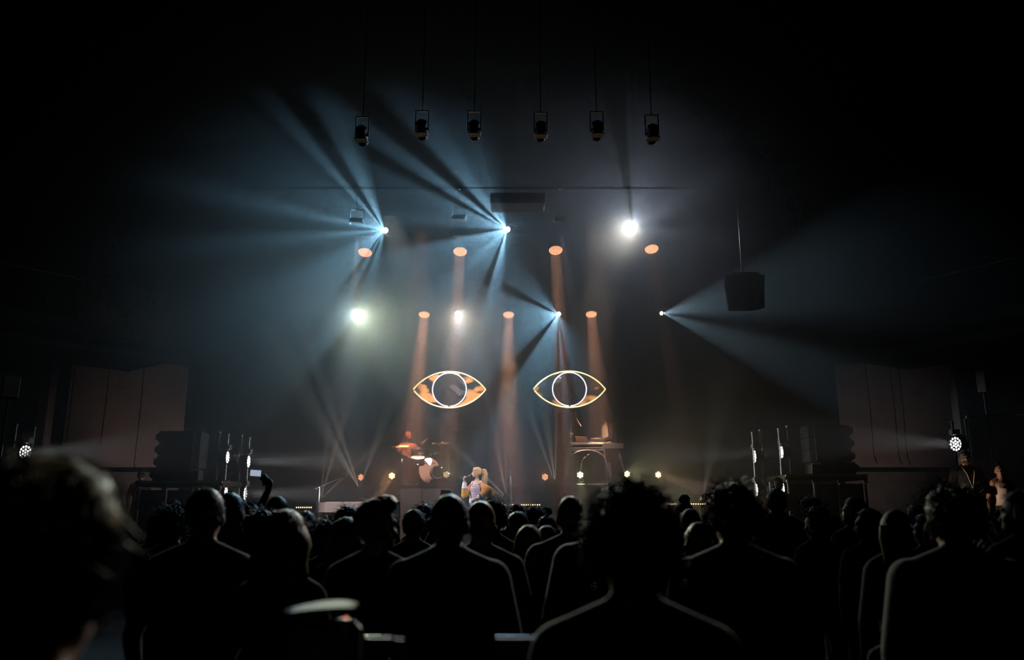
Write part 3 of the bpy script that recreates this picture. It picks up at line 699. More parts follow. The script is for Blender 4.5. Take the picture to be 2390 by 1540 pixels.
# handrail and side standing platform at the right
p0, p1 = P(2150, 1200, 13.0), P(2480, 1200, 13.0)
mb = MB(); mb.bbox(((p0.x + p1.x) / 2, 13.9, .42), (p1.x - p0.x, 2.0, .84), .02); tag(mb.build('standing_platform', BLACK), 'low black platform the two onlookers stand on at the right', 'platform')
t = thing('back_railing', 'thin steel railing behind the two onlookers at the right', 'railing', (P(2400, 1000, 15).x, 14.8, 0))
mb = MB(); z1 = P(2330, 972, 14.8).z; mb.tube((-1.25, 0, z1), (1.6, 0, z1 + .12), .018, n=8); mb.build('rail', TOWER, t, True)
for x in (-1.25, 0, 1.4):
    mb = MB(); mb.tube((x, 0, 0), (x, 0, z1 + .02), .018, n=8); mb.build('post', TOWER, t, True)

# ------------------------------------------------------------------ drum kit
SHELL = mat('drum_shell_black', (.015, .015, .02), .18, 0, 8, .3, coat=.6)
HEADW = mat('drum_head_white', (.62, .56, .56), .4, 0, 6, .1)
HEADO = mat('drum_head_coated', (.75, .62, .55), .5, 0, 6, .1)
BRONZE = mat('cymbal_bronze', (.85, .48, .2), .28, 1., 14, .2)
DY = 18.5
def drum(name, c, dia, h, axis, lab, head=HEADO, legs=0, lugs=8, hoop=CHROME, base=None):
    t = thing(name, lab, 'drum', c); m = frame((0, 0, 0), axis); r = dia / 2
    mb = MB(); mb.lathe([(r * .97, -h / 2), (r, -h / 2 + .01), (r, h / 2 - .01), (r * .97, h / 2)], 32, m); mb.build('shell', SHELL, t, True)
    mb = MB(); mb.lathe([(r * .98, h / 2 + .002), (.001, h / 2 + .004)], 32, m); mb.build('drum_head', head, t, True)
    for q in (-1, 1):
        mb = MB(); mb.path([m @ Vector((r * 1.02 * math.cos(a), r * 1.02 * math.sin(a), q * (h / 2))) for a in [2 * math.pi * i / 32 for i in range(32)]], .009, 6, True); mb.build('hoop', hoop, t, True)
    for k in range(lugs):
        a = 2 * math.pi * k / lugs + .2; v = m @ Vector((r * 1.03 * math.cos(a), r * 1.03 * math.sin(a), 0)); d = (m.to_3x3() @ Vector((0, 0, 1)))
        mb = MB(); mb.tube(v - d * h * .44, v + d * h * .5, .006, n=6); mb.ell(v + d * h * .48, (.013, .013, .013), 8, 5); mb.build('tension_rod', CHROME, t)
    if legs:
        for k in range(legs):
            a = 2 * math.pi * k / legs + .9; mb = MB(); mb.tube((r * 1.06 * math.cos(a), r * 1.06 * math.sin(a), h * .2), (r * 1.08 * math.cos(a), r * 1.08 * math.sin(a), base - c.z), .01, n=6); mb.build('leg', CHROME, t)
    return t
c = P(1000, 1101, DY); bd = drum('bass_drum', Vector((c.x - .1, DY + .1, RZ + .315)), .58, .42, (.62, -.78, .04), 'black bass drum with pale lettered front head, centre of the kit', HEADW, 0, 8, SHELL)
m = frame((0, 0, 0), (.62, -.78, .04))
# lettering on the bass drum head
fc = bpy.data.curves.new('head_lettering', 'FONT'); fc.body = 'YAMAHA'; fc.size = .085; fc.align_x = 'CENTER'; fc.align_y = 'CENTER'; fc.extrude = .0006
fo = bpy.data.objects.new('head_lettering', fc); COL.objects.link(fo)
bpy.context.view_layer.update(); dg = bpy.context.evaluated_depsgraph_get()
lm = bpy.data.meshes.new_from_object(fo.evaluated_get(dg)); bpy.data.objects.remove(fo); lm.materials.clear(); lm.materials.append(BLACK)
lo = bpy.data.objects.new('head_lettering', lm); COL.objects.link(lo); lo.parent = bd
zax = Vector((.62, -.78, .04)).normalized(); xax = Vector((0, 0, 1)).cross(zax).normalized(); yax = zax.cross(xax)
mm = Matrix((xax, yax, zax)).transposed().to_4x4(); mm.translation = zax * .217 + yax * .165; lo.matrix_basis = mm
mb = MB(); mb.lathe([(.05, 0), (.05, .004)], 20, frame(zax * .214 + yax * .165 - xax * .21, zax)); 
for sx in (-1, 1): 
    mb = MB(); mb.tube(xax * sx * .26 + Vector((0, -.05, -.1)), xax * sx * .42 + Vector((0, -.25, -.31)), .011, n=6); mb.build('spur', CHROME, bd)
c = P(1019, 1102, 18.0); sk = drum('kick_microphone_drum', Vector((c.x, 18.0, P(1019, 1102, 18.0).z)), .27, .1, (.45, -.9, 0), 'small white-hooped microphone drum in front of the bass drum', mat('black_mesh_head', (.03, .03, .035), .5, .3, 60, .3), 0, 6, mat('white_hoop', (.9, .88, .88), .3))
mb = MB(); bz = RZ - c.z; mb.tube((0, .02, -.13), (0, .02, bz + .02), .012, n=8)
for k in range(3): mb.tube((0, .02, bz + .12), (.16 * math.cos(k * 2.1), .02 + .16 * math.sin(k * 2.1), bz + .01), .009, n=6)
mb.build('stand', CHROME, sk, True)
c = P(938, 1087, DY); drum('floor_tom', Vector((c.x, DY, c.z)), .37, .34, (0, 0, 1), 'large black floor tom at the left of the kit', HEADO, 3, 8, CHROME, RZ)
c = P(974, 1056, 18.6); drum('rack_tom', Vector((c.x, 18.6, c.z)), .29, .17, (0, -.12, 1), 'black rack tom in front of the drummer', HEADO, 0, 6)
c = P(1019, 1046, 18.6); drum('rack_tom', Vector((c.x, 18.6, c.z)), .27, .2, (.15, -.25, 1), 'dark tilted tom under the right cymbal', HEADO, 0, 6)
c = P(975, 1070, 18.35); sn = drum('snare_drum', Vector((c.x, 18.35, c.z - .03)), .33, .12, (.05, -.35, 1), 'snare drum with its orange-lit head tipped to the audience', HEADO, 0, 8)
mb = MB(); mb.tube((0, .03, -.06), (0, .03, RZ - c.z + .05), .014, n=8)
for k in range(3): mb.tube((0, .03, RZ - c.z + .2), (.2 * math.cos(k * 2.1 + .4), .03 + .2 * math.sin(k * 2.1 + .4), RZ - c.z + .035), .01, n=6)
mb.build('stand', CHROME, sn, True)
def cymbal(px, py, Y, dia, tilt, stand_px, lab, boom=True, name='crash_cymbal'):
    c = P(px, py, Y); m = frame((0, 0, 0), tilt)
    t = thing(name, lab, 'cymbal', c, 0, 'bronze cymbals on stands'); r = dia / 2
    mb = MB(); mb.lathe([(.001, .028), (.02, .026), (.04, .012), (r * .5, .006), (r, -.006), (r, -.008), (r * .5, .003), (.03, .008)], 36, m); mb.build('cymbal_disc', BRONZE, t, True)
    sx = P(stand_px, py, Y).x - c.x; bz = RZ - c.z
    mb = MB()
    j = Vector((sx, .05, -.2)) if boom else Vector((0, 0, -.05))
    mb.tube((0, 0, .04), j, .008, n=6); mb.tube(j, (j.x, j.y, bz + .18), .011, n=8); mb.ell(j, (.02, .02, .02), 8, 6)
    mb.tube((j.x, j.y, bz + .5), (j.x, j.y, bz + .18), .015, n=8)
    for k in range(3): a = k * 2.1 + .5; mb.tube((j.x, j.y, bz + .3), (j.x + .22 * math.cos(a), j.y + .22 * math.sin(a), bz + .012), .009, n=6)
    mb.build('stand', CHROME, t, True)
    mb = MB(); mb.ell((0, 0, .035), (.012, .012, .014), 8, 5); mb.build('wing_nut', CHROME, t)
    return t
cymbal(934, 1041, 18.25, .42, (-.03, -.2, 1), 958, 'bronze crash cymbal at the left of the drummer')
cymbal(1032, 1033, 18.4, .38, (-.08, -.2, 1), 1048, 'bronze ride cymbal high at the right of the kit', True, 'ride_cymbal')
cymbal(1010, 1060, 18.75, .16, (0, -.5, 1), 1014, 'small bronze splash cymbal above the bass drum', False, 'splash_cymbal')
cymbal(1024, 1057, 18.3, .17, (.1, -.25, 1), 1032, 'small bronze bell cymbal under the right tom', True, 'splash_cymbal')
# drum stool, boom microphones and hi-hat pedal by the kit
t = thing('drum_stool', 'round black drum stool under the drummer', 'stool', (P(948, 1100, 19.0).x, 19.0, RZ))
mb = MB(); mb.lathe([(.14, .44), (.17, .46), (.17, .52), (.12, .54), (.001, .545)], 20); mb.build('seat', CLOTHB, t, True)
mb = MB(); mb.tube((0, 0, .2), (0, 0, .44), .02, n=8); 
for k in range(3): mb.tube((0, 0, .28), (.26 * math.cos(k * 2.1), .26 * math.sin(k * 2.1), .01), .012, n=6)
mb.build('tripod', CHROME, t)
def mic_stand(px, py_top, py_joint, Y, z0, lab, boom_to=None, boom_from=None, pole_px=None, mic=True):
    a = P(px, py_joint, Y)
    t = thing('microphone_stand', lab, 'mic stand', (a.x, Y, z0)); zj = a.z - z0
    mb = MB(); mb.tube((0, 0, .03), (0, 0, zj), .011, n=8); mb.tube((0, 0, .03), (0, 0, zj * .55), .016, n=8); mb.build('pole', TOWER, t, True)
    mb = MB(); mb.lathe([(.13, 0), (.13, .015), (.03, .035), (.001, .036)], 20); mb.build('base', BLACKM, t, True)
    if boom_to:
        e, f = P(*boom_to, Y), P(*boom_from, Y)
        mb = MB(); mb.tube((f.x - a.x, 0, f.z - z0), (e.x - a.x, 0, e.z - z0), .009, n=8); mb.ell((0, 0, zj), (.022, .022, .022), 8, 6); mb.build('boom', TOWER, t, True)
        ep = Vector((e.x - a.x, 0, e.z - z0)); d = (ep - Vector((f.x - a.x, 0, f.z - z0))).normalized()
    else: ep = Vector((0, 0, zj)); d = Vector((0, 0, 1))
    mb = MB(); mb.tube(ep, ep + d * .05, .012, n=8); mb.lathe([(.011, 0), (.02, .03), (.024, .055), (.02, .085), (.001, .1)], 12, frame(ep + d * .04, d)); mb.build('microphone', BLACKM, t, True)
    return t
mic_stand(1192, 1103, 1110, 16.1, STAGE_Z, 'straight microphone stand right of the singer')
mic_stand(747, 1137, 1137, 16.4, STAGE_Z, 'boom microphone stand above the white piano', (795, 1115), (736, 1141))
mic_stand(960, 1050, 1060, 18.9, RZ, 'short microphone stand beside the rack tom', (974, 1040), (960, 1060))

# ------------------------------------------------------------------ keyboard stand with keyboards, laptop, microphone
ALU = mat('stand_silver', (.62, .58, .57), .32, .9, 20, .15)
KY = 18.5
def K(px, py, dy=0.): q = P(px, py, KY + dy); return q
kc = K(1372, 1124); t = thing('keyboard_stand', 'silver keyboard stand with two arched legs', 'keyboard stand', (kc.x, KY, RZ))
def kl(px, py, dy=0.): q = P(px, py, KY + dy); return (q.x - kc.x, dy, q.z - RZ)
def archpts(l, r, top, dy, n=18, spring=.62):
    (xl, yb), (xr, yb2) = l, r; pts = [kl(xl[0], yb, dy)]
    return pts
def arch(x0, x0t, x1, x1t, ybase, yspring, ytop, dy):
    pts = [kl(x0, ybase, dy)]; 
    for i in range(15):
        a = math.pi - math.pi * i / 14; cx = (x0t + x1t) / 2; rx = (x1t - x0t) / 2
        pts.append(kl(cx + rx * math.cos(a), yspring - (yspring - ytop) * math.sin(a), dy))
    pts.append(kl(x1, ybase, dy)); return pts
mb = MB(); mb.path(arch(1320, 1327, 1423, 1414, 1124, 1078, 1050, -.1), .02, 8); mb.build('front_arch', ALU, t, True)
mb = MB(); mb.path(arch(1352, 1357, 1462, 1452, 1121, 1084, 1053, .45), .018, 8); mb.build('rear_arch', ALU, t, True)
for pts in ([(1331, 1035), (1327, 1060), (1316, 1120)], [(1407, 1035), (1412, 1066), (1423, 1124)]):
    mb = MB(); mb.path([kl(x, y, -.12) for x, y in pts], .018, 8); mb.build('leg', ALU, t, True)
mb = MB(); mb.path([kl(1444, 1052, .3), kl(1450, 1072, .3)], .016, 8); mb.build('leg', ALU, t, True)
for y in (1037, 1046, 1051):
    mb = MB(); a, b = kl(1331, y, -.1), kl(1408, y - 1, -.1); mb.tube(a, b, .014, n=8); mb.build('cross_tube', ALU, t, True)
mb = MB(); a, b = kl(1330, 1034), kl(1410, 1034); mb.bbox(((a[0] + b[0]) / 2, .15, a[2] + .0), (b[0] - a[0], .45, .03), .01); mb.build('shelf', mat('stand_shelf', (.3, .27, .27), .4, .5, 20, .2), t)
KEYBD = mat('keyboard_black', (.015, .015, .017), .35, 0, 20, .2)
KEYW = mat('piano_key_ivory', (.75, .7, .62), .35)
def keyboard(px0, px1, py_top, Y, d, h, lab, name='synthesizer', rz=0., z=None):
    a, b = P(px0, py_top, Y), P(px1, py_top, Y); w = b.x - a.x
    t = thing(name, lab, 'keyboard', ((a.x + b.x) / 2, Y, (a.z - h) if z is None else z), rz)
    mb = MB(); mb.bbox((0, d / 2, h / 2), (w, d, h), .012); mb.build('case', KEYBD, t)
    mb = MB(); mb.bbox((w * .02, d * .8, h + .006), (w * .6, d * .3, .012), .003); mb.build('control_panel', mat('panel_grey', (.08, .08, .09), .4, .2, 80, .5), t)
    n = 24
    for k in range(n):
        mb = MB(); mb.box((-w * .44 + w * .88 * (k + .5) / n, d * .92, h + .004), (w * .88 / n - .002, d * .14, .014)); mb.build('key', KEYW, t)
    for k in range(5):
        mb = MB(); mb.lathe([(.011, 0), (.009, .014), (.001, .015)], 10, frame((-w * .3 + k * w * .15, -.002, h * .6), (0, -1, 0))); mb.build('knob', CHROME, t, True)
    return t
keyboard(1378, 1412, 1022, 18.5, .3, .1, 'small black synthesizer on the top tier in front of the player', z=P(1390, 1034, 18.5).z + .016)
keyboard(1409, 1456, 1033, 18.55, .36, .14, 'wide black keyboard at the right end of the silver stand')
t = thing('laptop', 'laptop with a copper lid on the keyboard stand', 'laptop', (P(1366, 1031, KY).x, KY + .08, P(1366, 1031, KY).z - .005), R(-25))
mb = MB(); mb.bbox((.02, 0, .008), (.3, .2, .016), .004); mb.build('base', STEEL, t)
mb = MB(); mb.bbox((0, 0, 0), (.27, .012, .17), .004, Matrix.Translation((-.04, -.13, .065)) @ Matrix.Rotation(R(52), 4, 'X') @ Matrix.Rotation(R(10), 4, 'Y')); mb.build('lid', mat('laptop_lid_copper', (.7, .45, .35), .45, .3, 10, .1), t)
# microphone on a boom over the stand, second one lower
kz = RZ
t = mic_stand(1332, 975, 1010, 18.7, RZ, 'tall dark boom stand left of the laptop', (1340, 974), (1330, 1016))
mz = P(1350, 984, 18.55); t = thing('studio_microphone', 'slim copper microphone tilted in front of the keyboard player', 'microphone', mz)
d = Vector((.45, 0, -.8)).normalized()
mb = MB(); mb.tube(-d * .1, d * .1, .016, n=12); mb.build('body', mat('mic_copper', (.75, .5, .38), .35, .8, 20, .1), t, True)
mb = MB(); mb.lathe([(.017, 0), (.02, .02), (.02, .04), (.012, .06), (.001, .063)], 12, frame(d * .09, d)); mb.build('grille', STEEL, t, True)
mb = MB(); mb.path([(-.03, 0, .09), (-.07, .05, .13), (-.13, .12, .06), (-.17, .15, -.05)], .008, 6); mb.ell((-.02, 0, .1), (.025, .02, .02), 8, 6); mb.build('shock_mount', BLACKM, t, True)
mz = P(1335, 1013, 18.45); t = thing('pencil_microphone', 'small round microphone just left of the laptop', 'microphone', mz)
mb = MB(); mb.ell((0, 0, 0), (.03, .03, .035), 12, 8); mb.build('capsule', STEEL, t, True)
mb = MB(); mb.tube((0, .0, -.02), (.02, .05, -.21), .01, n=8); mb.build('body', BLACKM, t, True)

# ------------------------------------------------------------------ white stage piano on trestle
pc = P(793, 1172, 15.8); t = thing('stage_piano', 'pale grey stage piano with a rounded end at the left of the stage', 'piano', (pc.x, 15.8, STAGE_Z), R(-4))
PIANO = mat('piano_pale_lacquer', (.62, .56, .57), .35, 0, 5, .08)
zt = pc.z - STAGE_Z; hh = .19
mb = MB(); mb.prism([(-.3, 0), (.95, 0), (.95, .42), (-.42, .42), (-.5, .38), (-.54, .26), (-.52, .14), (-.44, .05)], zt - hh, zt); mb.build('case', PIANO, t)
for k in range(36):
    mb = MB(); mb.box((-.38 + .0355 * (k + .5), .36, zt + .006), (.033, .12, .012)); mb.build('key', KEYW, t)
for k, x in enumerate((-.47, -.5, -.43)):
    mb = MB(); mb.lathe([(.014, 0), (.014, .012), (.001, .013)], 10, frame((x + (.0 if k else .02), .1 + .05 * (k % 2) - .03 * k, zt - .11), (-.8, -1, 0))); mb.build('socket', DARKPL, t)
mb = MB(); mb.bbox((.02, .12, zt + .012), (.09, .06, .02), .004); mb.build('display', CHROME, t)
for sx in (-.25, .7):
    mb = MB(); mb.tube((sx - .18, .05, .0), (sx + .14, .36, zt - hh), .022, n=8); mb.tube((sx + .18, .05, .0), (sx - .14, .36, zt - hh), .022, n=8); mb.build('trestle', ALU, t, True)
# shoes and pedals left near the keyboard player's feet
for px, py, lab in ((1390, 1120, 'small copper-topped pedal under the keyboard stand'), (1311, 1118, 'small pedal at the left foot of the keyboard stand')):
    q = P(px, py, 18.3); t = thing('foot_pedal', lab, 'pedal', (q.x, 18.3, RZ), .4)
    mb = MB(); mb.bbox((0, 0, .02), (.14, .09, .04), .008); mb.build('base', STEEL, t)
    mb = MB(); mb.bbox((-.02, 0, .07), (.1, .06, .012), .004, Matrix.Rotation(R(-18), 4, 'Y')); mb.build('treadle', mat('mic_copper', (.75, .5, .38), .35, .8, 20, .1), t)
q = P(1351, 1124, 18.0); t = thing('power_box', 'small grey power box below the yellow-green LED light', 'box', (q.x, 18.0, RZ))
mb = MB(); mb.bbox((0, .03, .03), (.12, .08, .06), .008); mb.build('case', mat('box_grey', (.4, .39, .36), .5), t)
mb = MB(); mb.box((0, -.012, .035), (.05, .004, .02)); mb.build('socket', DARKPL, t)

# ------------------------------------------------------------------ equipment panels and hood between the nearest spectators
RACK = mat('rack_black_metal', (.016, .016, .018), .5, .3, 30, .3)
EDGEC = mat('case_edge_chrome', (.7, .7, .72), .22, 1.)
def rack(px0, px1, py, Y, lab, em=EDGEC):
    a, b = P(px0, py, Y), P(px1, py, Y); w = b.x - a.x; z = a.z
    t = thing('vented_monitor', lab, 'equipment', ((a.x + b.x) / 2, Y, 0), 0, 'upright monitors at the near rail')
    mb = MB(); mb.bbox((0, .022, (z - .012 + .25) / 2), (w, .012, z - .012 - .25), .003); mb.build('panel', RACK, t)
    mb = MB(); mb.tube((-w / 2, .018, z - .006), (w / 2, .018, z - .006), .0042, n=10); mb.build('top_rail', em, t, True)
    mb = MB(); mb.bbox((0, -.004, z - .07), (w * 1.02, .02, .014), .004); mb.build('handle_rail', RACK, t)
    for sx in (-1, 1):
        mb = MB(); mb.box((sx * w * .4, .03, .13), (.03, .03, .26)); mb.box((sx * w * .4, .03, .01), (.04, .3, .02)); mb.build('leg', RACK, t)
    mb = MB(); n = max(4, int(w / .014))
    for r_ in range(8):
        for k in range(n): mb.lathe([(.0032, 0), (.0032, .002), (.001, .0022)], 6, frame((-w * .46 + w * .92 * (k + .5) / n, .008, z - .10 - .014 * r_), (0, -1, 0)))
    mb.build('vent_studs', mat('stud_grey', (.08, .08, .085), .35, .8, 10, .1), t)
rack(1155, 1259, 1483, 2.45, 'black vented monitor back with a bright chrome top rail, bottom centre')
rack(848, 914, 1483, 2.45, 'black vented monitor back with a thin chrome top rail, below the quiff')
rack(917, 942, 1487, 2.45, 'narrow black monitor back with a dull top rail', RACK)
c = P(754, 1405, 1.9); t = thing('equipment_hood', 'dark hood with a pale curved top and a red pilot light', 'equipment', (c.x, 1.9, 0))
w_ = M(168, 1.9); HOODP = mat('hood_pale_top', (.016, .0155, .015), .6, .0, 8, .2, spec=.15)
n = 20; up_, lo_ = [], []
for i in range(n + 1):
    u_ = i / n; dp = .10 * math.sin(math.pi * u_ ** .85) ** .8; up_.append((-w_ / 2 + w_ * u_, dp)); lo_.append((-w_ / 2 + w_ * u_, 0))
vs = []; fs = []
for i in range(n + 1):
    zc = c.z - .016 * (1 - i / n) ** 1.5 - .006 * (i / n) ** 4
    vs += [(up_[i][0], -.001, zc - .008), (up_[i][0], up_[i][1], zc), (up_[i][0], up_[i][1], zc - .02), (up_[i][0], -.001, zc - .02)]
for i in range(n):
    for k in range(4): fs.append((4 * i + k, 4 * i + (k + 1) % 4, 4 * i + 4 + (k + 1) % 4, 4 * i + 4 + k))
fs += [(3, 2, 1, 0), (4 * n, 4 * n + 1, 4 * n + 2, 4 * n + 3)]
mb = MB(); mb.add(vs, fs); mb.build('curved_top', HOODP, t, True)
mb = MB(); mb.bbox((0, .03, c.z - .17), (w_ * .96, .06, .26), .02); mb.build('body', RACK, t)
mb = MB(); mb.box((0, .03, (c.z - .29) / 2), (.06, .05, c.z - .29)); mb.box((0, .03, .015), (.36, .3, .03)); mb.build('stand', RACK, t)
q = P(808, 1441, 1.9); mb = MB(); mb.ell((q.x - c.x, -.002, q.z), (.004, .003, .003), 8, 6); mb.build('pilot_light', mat('pilot_red', (.8, .1, .05), .3, 0, emit=(1, .2, .12), es=1.2), t)
# warm floor lamps low in the wings that catch the onlookers and the platform edges
par(2110, 1230, 13.2, (1, .1, .25), (1, .66, .46), 1.5, 'small orange LED light low at the left end of the standing platform', ((1, .12, .42), 22, 80), base_z=0)
par(468, 1190, 16.3, (-1, .3, .2), (1, .45, .22), 1.5, 'small orange LED light on the stage behind the left platform', ((-1, .35, .36), 16, 25), base_z=STAGE_Z)

# added unseen uplights that brighten the brown walls beside the stage
par(300, 1215, 21.0, (-.3, 1, .5), (1, .72, .66), .6, 'added unseen wall uplight on the floor left of the speaker stack', None, base_z=0, flood=150)
par(2070, 1215, 21.0, (.3, 1, .5), (1, .74, .66), .6, 'added unseen wall uplight on the floor right of the speaker stack', None, base_z=0, flood=90)

# ------------------------------------------------------------------ people
import numpy as np
SKIN = mat('skin_light', (.62, .40, .31), .5, 0, 9, .08)
SKIN2 = mat('skin_tan', (.42, .25, .18), .5, 0, 9, .08)
SKIN3 = mat('skin_deep', (.16, .085, .06), .45, 0, 9, .08)
def cloth(name, col): return mat(name, col, .9, 0, 18, .25, sheen=.16, bump=.1, spec=.4)
C_BLACK = cloth('cloth_black', (.014, .014, .016)); C_CHAR = cloth('cloth_charcoal', (.035, .035, .037)); C_NAVY = cloth('cloth_navy', (.016, .02, .04)); C_GREY = cloth('cloth_grey', (.09, .09, .092))
C_OLIVE = cloth('cloth_olive', (.035, .038, .022)); C_BROWN = cloth('cloth_brown', (.05, .033, .022)); C_WINE = cloth('cloth_wine', (.06, .014, .016)); C_CREAM = cloth('cloth_cream', (.62, .52, .42)); C_WHITE = cloth('cloth_white', (.7, .64, .6))
C_DENIM = cloth('cloth_denim', (.03, .045, .08)); C_SHOE = mat('shoe_black', (.015, .015, .015), .5)
def hairm(name, col, rough=.5):
    m = mat(name, col, rough); nt = m.node_tree; b = nt.nodes['Principled BSDF']
    tc = nt.nodes.new('ShaderNodeTexCoord'); mp = nt.nodes.new('ShaderNodeMapping'); mp.inputs['Scale'].default_value = (130, 130, 9)
    nz = nt.nodes.new('ShaderNodeTexNoise'); nz.inputs['Scale'].default_value = 1.0; nz.inputs['Detail'].default_value = 3
    cr = nt.nodes.new('ShaderNodeValToRGB'); cr.color_ramp.elements[0].position = .35; cr.color_ramp.elements[0].color = (*[c * .35 for c in col], 1); cr.color_ramp.elements[1].position = .68; cr.color_ramp.elements[1].color = (*[min(1, c * 1.35) for c in col], 1)
    bp = nt.nodes.new('ShaderNodeBump'); bp.inputs['Strength'].default_value = .6; bp.inputs['Distance'].default_value = .004
    L = nt.links; L.new(tc.outputs['Object'], mp.inputs[0]); L.new(mp.outputs[0], nz.inputs['Vector']); L.new(nz.outputs['Fac'], cr.inputs[0]); L.new(cr.outputs[0], b.inputs['Base Color']); L.new(nz.outputs['Fac'], bp.inputs['Height']); L.new(bp.outputs[0], b.inputs['Normal'])
    b.inputs['Specular IOR Level'].default_value = .3
    return m
H_BLACK = hairm('hair_black', (.014, .011, .01)); H_DARK = hairm('hair_dark_brown', (.035, .021, .012)); H_BROWN = hairm('hair_brown', (.12, .075, .028))
H_FAIR = hairm('hair_fair', (.3, .2, .09)); H_HONEY = hairm('hair_honey', (.36, .26, .07), .65); H_BLOND = hairm('hair_blond', (.6, .40, .21)); H_GREY = hairm('hair_grey', (.22, .21, .2))

class Body:
    def __init__(s): s.p = []; s.tags = []
    def ell(s, c, r, tag, m=None):
        s.p.append(('e', Vector(c), Vector(r), m)); s.tags.append(tag)
    def cap(s, a, b, ra, rb, tag):
        s.p.append(('c', Vector(a), Vector(b), ra, rb)); s.tags.append(tag)
    def loft(s, rings, tag):
        s.p.append(('l', rings)); s.tags.append(tag)
    def mesh(s, name, mats, voxel, smooth=2):
        mb = MB()
        for q in s.p:
            if q[0] == 'e':
                mb.ell((0, 0, 0), q[2], 16, 10, Matrix.Translation(q[1]) @ (q[3] or Matrix()))
            elif q[0] == 'c':
                a, b, ra, rb = q[1:]
                mb.tube(a, b, ra, rb, 12); mb.ell(a, (ra, ra, ra), 12, 8); mb.ell(b, (rb, rb, rb), 12, 8)
            else: mb.loft(q[1], 24)
        me = mb.mesh('tmp', [])
        me.materials.clear()
        ob = bpy.data.objects.new('tmp', me); COL.objects.link(ob)
        md = ob.modifiers.new('r', 'REMESH'); md.mode = 'VOXEL'; md.voxel_size = voxel
        if smooth:
            sm = ob.modifiers.new('s', 'SMOOTH'); sm.factor = .5; sm.iterations = smooth
        bpy.context.view_layer.update(); dg = bpy.context.evaluated_depsgraph_get()
        out = bpy.data.meshes.new_from_object(ob.evaluated_get(dg)); bpy.data.objects.remove(ob); bpy.data.meshes.remove(me)
        out.name = name; n = len(out.polygons); out.materials.clear()
        names = []
        for t in s.tags:
            if t not in names: names.append(t)
        for t in names: out.materials.append(mats[t])
        co = np.empty(len(out.vertices) * 3, dtype=np.float32); out.vertices.foreach_get('co', co); co = co.reshape(-1, 3)
        ls = np.empty(n, dtype=np.int32); out.polygons.foreach_get('loop_start', ls)
        vi = np.empty(len(out.loops), dtype=np.int32); out.loops.foreach_get('vertex_index', vi)
        ctr = (co[vi[ls]] + co[vi[ls + 2]]) / 2
        best = np.full(n, 1e9); idx = np.zeros(n, dtype=np.int32)
        for q, t in zip(s.p, s.tags):
            if q[0] == 'e':
                m = (Matrix.Translation(q[1]) @ (q[3] or Matrix())).inverted(); A = np.array(m)
                l = ctr @ A[:3, :3].T + A[:3, 3]; r = np.array(q[2]); d = (np.sqrt(((l / r) ** 2).sum(1)) - 1) * r.min()
            elif q[0] == 'c':
                a = np.array(q[1]); b = np.array(q[2]); ab = b - a; tt = np.clip(((ctr - a) @ ab) / max((ab @ ab), 1e-9), 0, 1)
                d = np.linalg.norm(ctr - a - tt[:, None] * ab, axis=1) - (q[3] + (q[4] - q[3]) * tt)
            else:
                rg = np.array(q[1]); z = ctr[:, 2]; f = [np.interp(z, rg[:, 2], rg[:, k]) for k in (0, 1, 3, 4)]
                d = (np.sqrt(((ctr[:, 0] - f[0]) / f[2]) ** 2 + ((ctr[:, 1] - f[1]) / f[3]) ** 2) - 1) * np.minimum(f[2], f[3]) + np.maximum(0, rg[0, 2] - z) + np.maximum(0, z - rg[-1, 2])
            k = names.index(t); w = d < best; best = np.where(w, d, best); idx = np.where(w, k, idx)
        out.polygons.foreach_set('material_index', idx.astype(np.int32)); out.polygons.foreach_set('use_smooth', np.ones(n, dtype=bool)); out.update()
        return out

def head_matrix(yaw=0, pitch=0, roll=0, off=(0, 0, 0)):
    pv = Vector((0, -.01, 1.53))
    return Matrix.Translation(Vector(off)) @ Matrix.Translation(pv) @ Matrix.Rotation(R(yaw), 4, 'Z') @ Matrix.Rotation(R(pitch), 4, 'X') @ Matrix.Rotation(R(roll), 4, 'Y') @ Matrix.Translation(-pv)
def add_head(b, hm, skin='skin', face=True, beard=None):
    def E(c, r, t=skin): b.ell(hm @ Vector(c), r, t, hm.to_3x3().to_4x4())
    E((0, -.008, 1.645), (.077, .097, .105)); E((0, .03, 1.585), (.062, .066, .07)); E((0, .052, 1.548), (.04, .04, .036))
    for s in (-1, 1): E((s * .079, -.008, 1.612), (.011, .022, .032))
    if face:
        b.cap(hm @ Vector((0, .088, 1.635)), hm @ Vector((0, .112, 1.594)), .010, .015, skin)
        E((0, .083, 1.652), (.05, .018, .016)); E((0, .084, 1.566), (.026, .016, .008), 'lips' if 'lips' in b.__dict__ else skin); E((0, .084, 1.553), (.022, .015, .008), skin)
        for s in (-1, 1): E((s * .042, .066, 1.6), (.022, .024, .022))
    if beard: E((0, .05, 1.552), (.054, .058, .042), beard)
